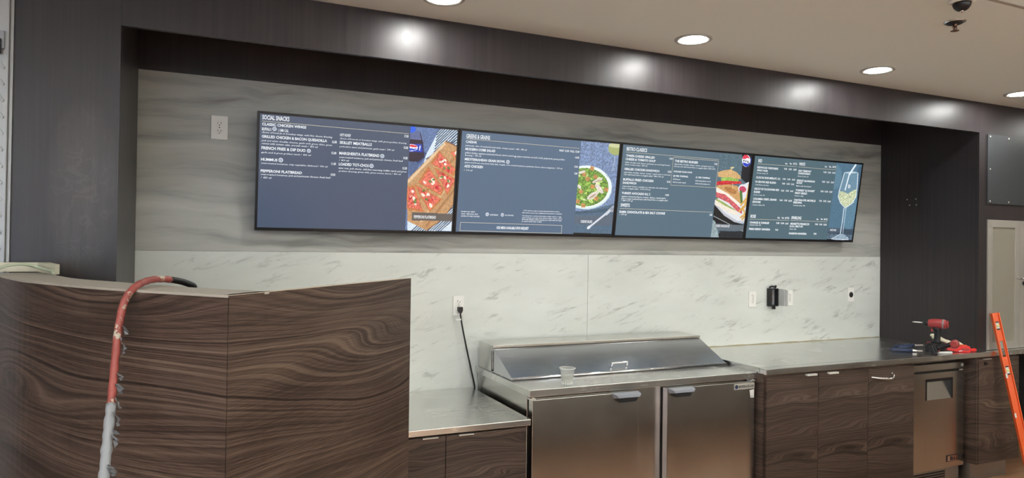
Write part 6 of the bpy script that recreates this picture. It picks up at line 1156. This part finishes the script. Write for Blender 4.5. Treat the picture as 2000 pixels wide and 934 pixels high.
# ------------------------------------------------------------------ tools on the counter
def place(bm, M): bmesh.ops.transform(bm, matrix=M, verts=bm.verts); return bm
def drill(name, x, y, rz, label, tilt=None, s=1.0, long_bit=True):
    t = thing(name, label, 'power tool', (x, y, ZR), None)
    M = Matrix.Translation((x, y, ZR+.0005)) @ Matrix.Rotation(rz, 4, 'Z')
    if tilt: M = M @ tilt
    M = M @ Matrix.Scale(s, 4)
    def P(nm, b, mat, par=None): return obj(nm, place(b, M), mat, par or t)
    # battery foot, handle leaning, motor head along +x
    b = NB(); box(b, -.062, .058, -.036, .036, 0, .042, bev=.006); box(b, -.050, .046, -.030, .030, .040, .058, bev=.005); bt = P('battery', b, 'black')
    b = NB(); box(b, .020, .0585, -.0365, -.012, .046, .060, bev=.002); box(b, -.045, .02, -.0368, -.0355, .012, .028, bev=.0004); P('battery_latch', b, 'red', bt)
    b = NB(); a = bmesh.new(); rings = []
    for z_, cx, rx, ry in [(.056, .000, .034, .024), (.070, -.004, .024, .019), (.095, -.008, .020, .0165), (.125, -.010, .021, .017), (.150, -.006, .024, .019), (.168, -.002, .032, .024)]:
        rings.append([a.verts.new((cx+rx*math.cos(2*PI*i/18), ry*math.sin(2*PI*i/18), z_)) for i in range(18)])
    for p_, q_ in zip(rings, rings[1:]):
        for i in range(18): f = a.faces.new((p_[i], p_[(i+1) % 18], q_[(i+1) % 18], q_[i])); f.smooth = True
    a.faces.new(rings[0][::-1]); a.faces.new(rings[-1]); merge(b, a); P('handle', b, 'black')
    hb = NB(); lathe(hb, [(.022, -.066), (.030, -.060), (.033, -.040), (.033, .010), (.030, .030), (.026, .044)], 28, Matrix.Translation((0, 0, .192)) @ Matrix.Rotation(PI/2, 4, 'Y')); hd = P('motor_housing', hb, 'red')
    b = NB(); lathe(b, [(.0235, -.074), (.024, -.0665)], 24, Matrix.Translation((0, 0, .192)) @ Matrix.Rotation(PI/2, 4, 'Y')); P('rear_cap', b, 'red', hd)
    b = NB(); lathe(b, [(.0335, -.052), (.0345, -.049), (.0345, -.045), (.0335, -.042)], 28, Matrix.Translation((0, 0, .192)) @ Matrix.Rotation(PI/2, 4, 'Y'), False, False)
    for dz in (.008, 0, -.008): box(b, -.020, .022, -.0345, -.032, .192+dz-.0015, .192+dz+.0015)
    P('vent_band', b, plain('tool_grey', (.25, .22, .22), .4), hd)
    b = NB(); lathe(b, [(.022, .044), (.022, .060), (.014, .074), (.009, .080)], 22, Matrix.Translation((0, 0, .192)) @ Matrix.Rotation(PI/2, 4, 'Y')); ch = P('chuck', b, 'black')
    b = NB(); L2 = .145 if long_bit else .10
    lathe(b, [(.0042, .078), (.0042, L2-.012), (.0025, L2)], 12, Matrix.Translation((0, 0, .192)) @ Matrix.Rotation(PI/2, 4, 'Y')); P('bit', b, 'nickel', ch)
    b = NB(); box(b, .014, .030, -.006, .006, .135, .160, bev=.003); P('trigger', b, 'red')
    return t
drill('cordless_drill', *DR1, 'red and black cordless drill standing on its battery, its bit pointing left')
drill('impact_driver', *DR2[:3], 'second red and black cordless driver lying on its side in front of the standing drill', DR2T, .80, False)

t = thing('combination_pliers', 'pair of pliers with blue grips lying at the left of the drills', 'pliers', (4.30, -.60, ZR))
MP = Matrix.Translation((4.215, -.655, ZR+.012)) @ Matrix.Rotation(2.45, 4, 'Z')
b = NB(); prism(b, [(-.055, -.008, -.005), (-.02, -.013, -.005), (.012, -.014, -.005), (.012, .014, -.005), (-.02, .013, -.005), (-.055, .008, -.005)], (0, 0, .011), bev=.002, mat=MP); lathe(b, [(.010, 0), (.009, .009)], 16, MP @ Matrix.Translation((0, 0, 0))); obj('jaw', b, 'chrome', t)
for s in (-1, 1):
    b = NB(); tube(b, [MP @ Vector(p) for p in [(.010, s*.008, 0), (.045, s*.022, 0), (.09, s*.026, 0), (.14, s*.018, 0)]], .0085, 12); obj('grip', b, 'blue', t)
t = thing('tin_snips', 'snips with dark blue handles half hidden behind the drills', 'snips', (4.42, -.53, ZR))
MP = Matrix.Translation((4.40, -.53, ZR+.022)) @ Matrix.Rotation(2.9, 4, 'Z')
b = NB(); prism(b, [(-.07, -.003, -.004), (-.01, -.012, -.004), (.012, -.012, -.004), (.012, .012, -.004), (-.01, .012, -.004), (-.07, .004, -.004)], (0, 0, .008), bev=.001, mat=MP); obj('blade', b, 'nickel', t)
for s in (-1, 1):
    b = NB(); tube(b, [MP @ Vector(p) for p in [(.010, s*.006, 0), (.05, s*.026, -.004), (.10, s*.028, -.009), (.145, s*.020, -.013)]], .009, 12); obj('grip', b, 'blue', t)

# red hard case-like tool body, seen right of the drill
t = thing('utility_knife', 'chunky bright red retractable tool body lying right of the drill', 'tool', (4.50, -.745, ZR))
MK = Matrix.Translation((4.512, -.752, ZR+.0225)) @ Matrix.Rotation(-.50, 4, 'Z')
b = NB(); prism(b, [(-.105, 0, .018), (.010, 0, .014), (.035, 0, .022), (.085, 0, .022), (.090, 0, .012), (.090, 0, -.022), (.020, 0, -.022), (-.10, 0, -.002)], (0, .034, 0), bev=.004, mat=MK @ Matrix.Translation((0, -.017, 0))); obj('body', b, 'redb', t)
b = NB(); box(b, .030, .080, -.0185, -.0165, -.010, .006, bev=.0005, mat=MK); box(b, -.07, .0, -.0185, -.0165, -.0005, .008, bev=.0005, mat=MK); obj('grip_panel', b, 'red', t)
b = NB(); cyl(b, MK @ Vector((-.103, 0, .008)), MK @ Vector((-.125, 0, .009)), .010); obj('nose', b, 'black', t)
t = thing('screwdriver', 'screwdriver with a yellow and red handle at the right end of the tools', 'screwdriver', (4.60, -.79, ZR))
a_, b_ = Vector((4.575, -.785, ZR+.0145)), Vector((4.700, -.792, ZR+.0118))
b = NB(); lathe(b, [(.006, -.003), (.0135, .002), (.014, .012), (.011, .022)], 20, axis_mat(a_, b_-a_)); obj('collar', b, 'yellow', t)
b = NB(); lathe(b, [(.010, .0225), (.0085, .035), (.0115, .055), (.0118, .085), (.008, .094)], 8, axis_mat(a_, b_-a_)); obj('handle', b, 'redb', t)
b = NB(); cyl(b, a_-(b_-a_).normalized()*.003, a_-(b_-a_).normalized()*.07+Vector((0, 0, -.006)), .003, n=10); obj('shaft', b, 'nickel', t)
o = tag(obj('marker_pen', tube(NB(), [(4.30, -.775, ZR+.0085), (4.40, -.800, ZR+.0085)], .008, 12, 0), 'paper', None, (4.35, -.788, ZR)), 'white pen lying on the counter edge in front of the red tool', 'pen')
o = tag(obj('pencil', tube(NB(), [(4.42, -.615, ZR+.050), (4.66, -.735, ZR+.036)], .004, 6, 0), 'orange', None, (4.54, -.68, ZR)), 'orange pencil lying across the red tool under the cream tubes', 'pencil')
t = thing('folded_gloves', 'pale cream work glove slumped behind the red tool', 'glove', (4.52, -.66, ZR))
b = NB()
tube(b, [(4.50, -.58, ZR+.098), (4.535, -.61, ZR+.086), (4.575, -.64, ZR+.060), (4.60, -.655, ZR+.048)], [.008]+[.011+.0025*math.sin(i*.4) for i in range(24)], 12)
tube(b, [(4.487, -.60, ZR+.084), (4.52, -.625, ZR+.074), (4.56, -.65, ZR+.058), (4.60, -.665, ZR+.042)], [.007]+[.010]*24, 12)
obj('finger', b, 'creamp', t)
b = NB(); prism(b, [(4.57, -.62, ZR+.058), (4.67, -.675, ZR+.055), (4.71, -.735, ZR+.006), (4.695, -.742, ZR+.002), (4.655, -.70, ZR+.032), (4.585, -.665, ZR+.036)], (.012, .020, .0), bev=.004); obj('cuff', b, 'creamp', t)
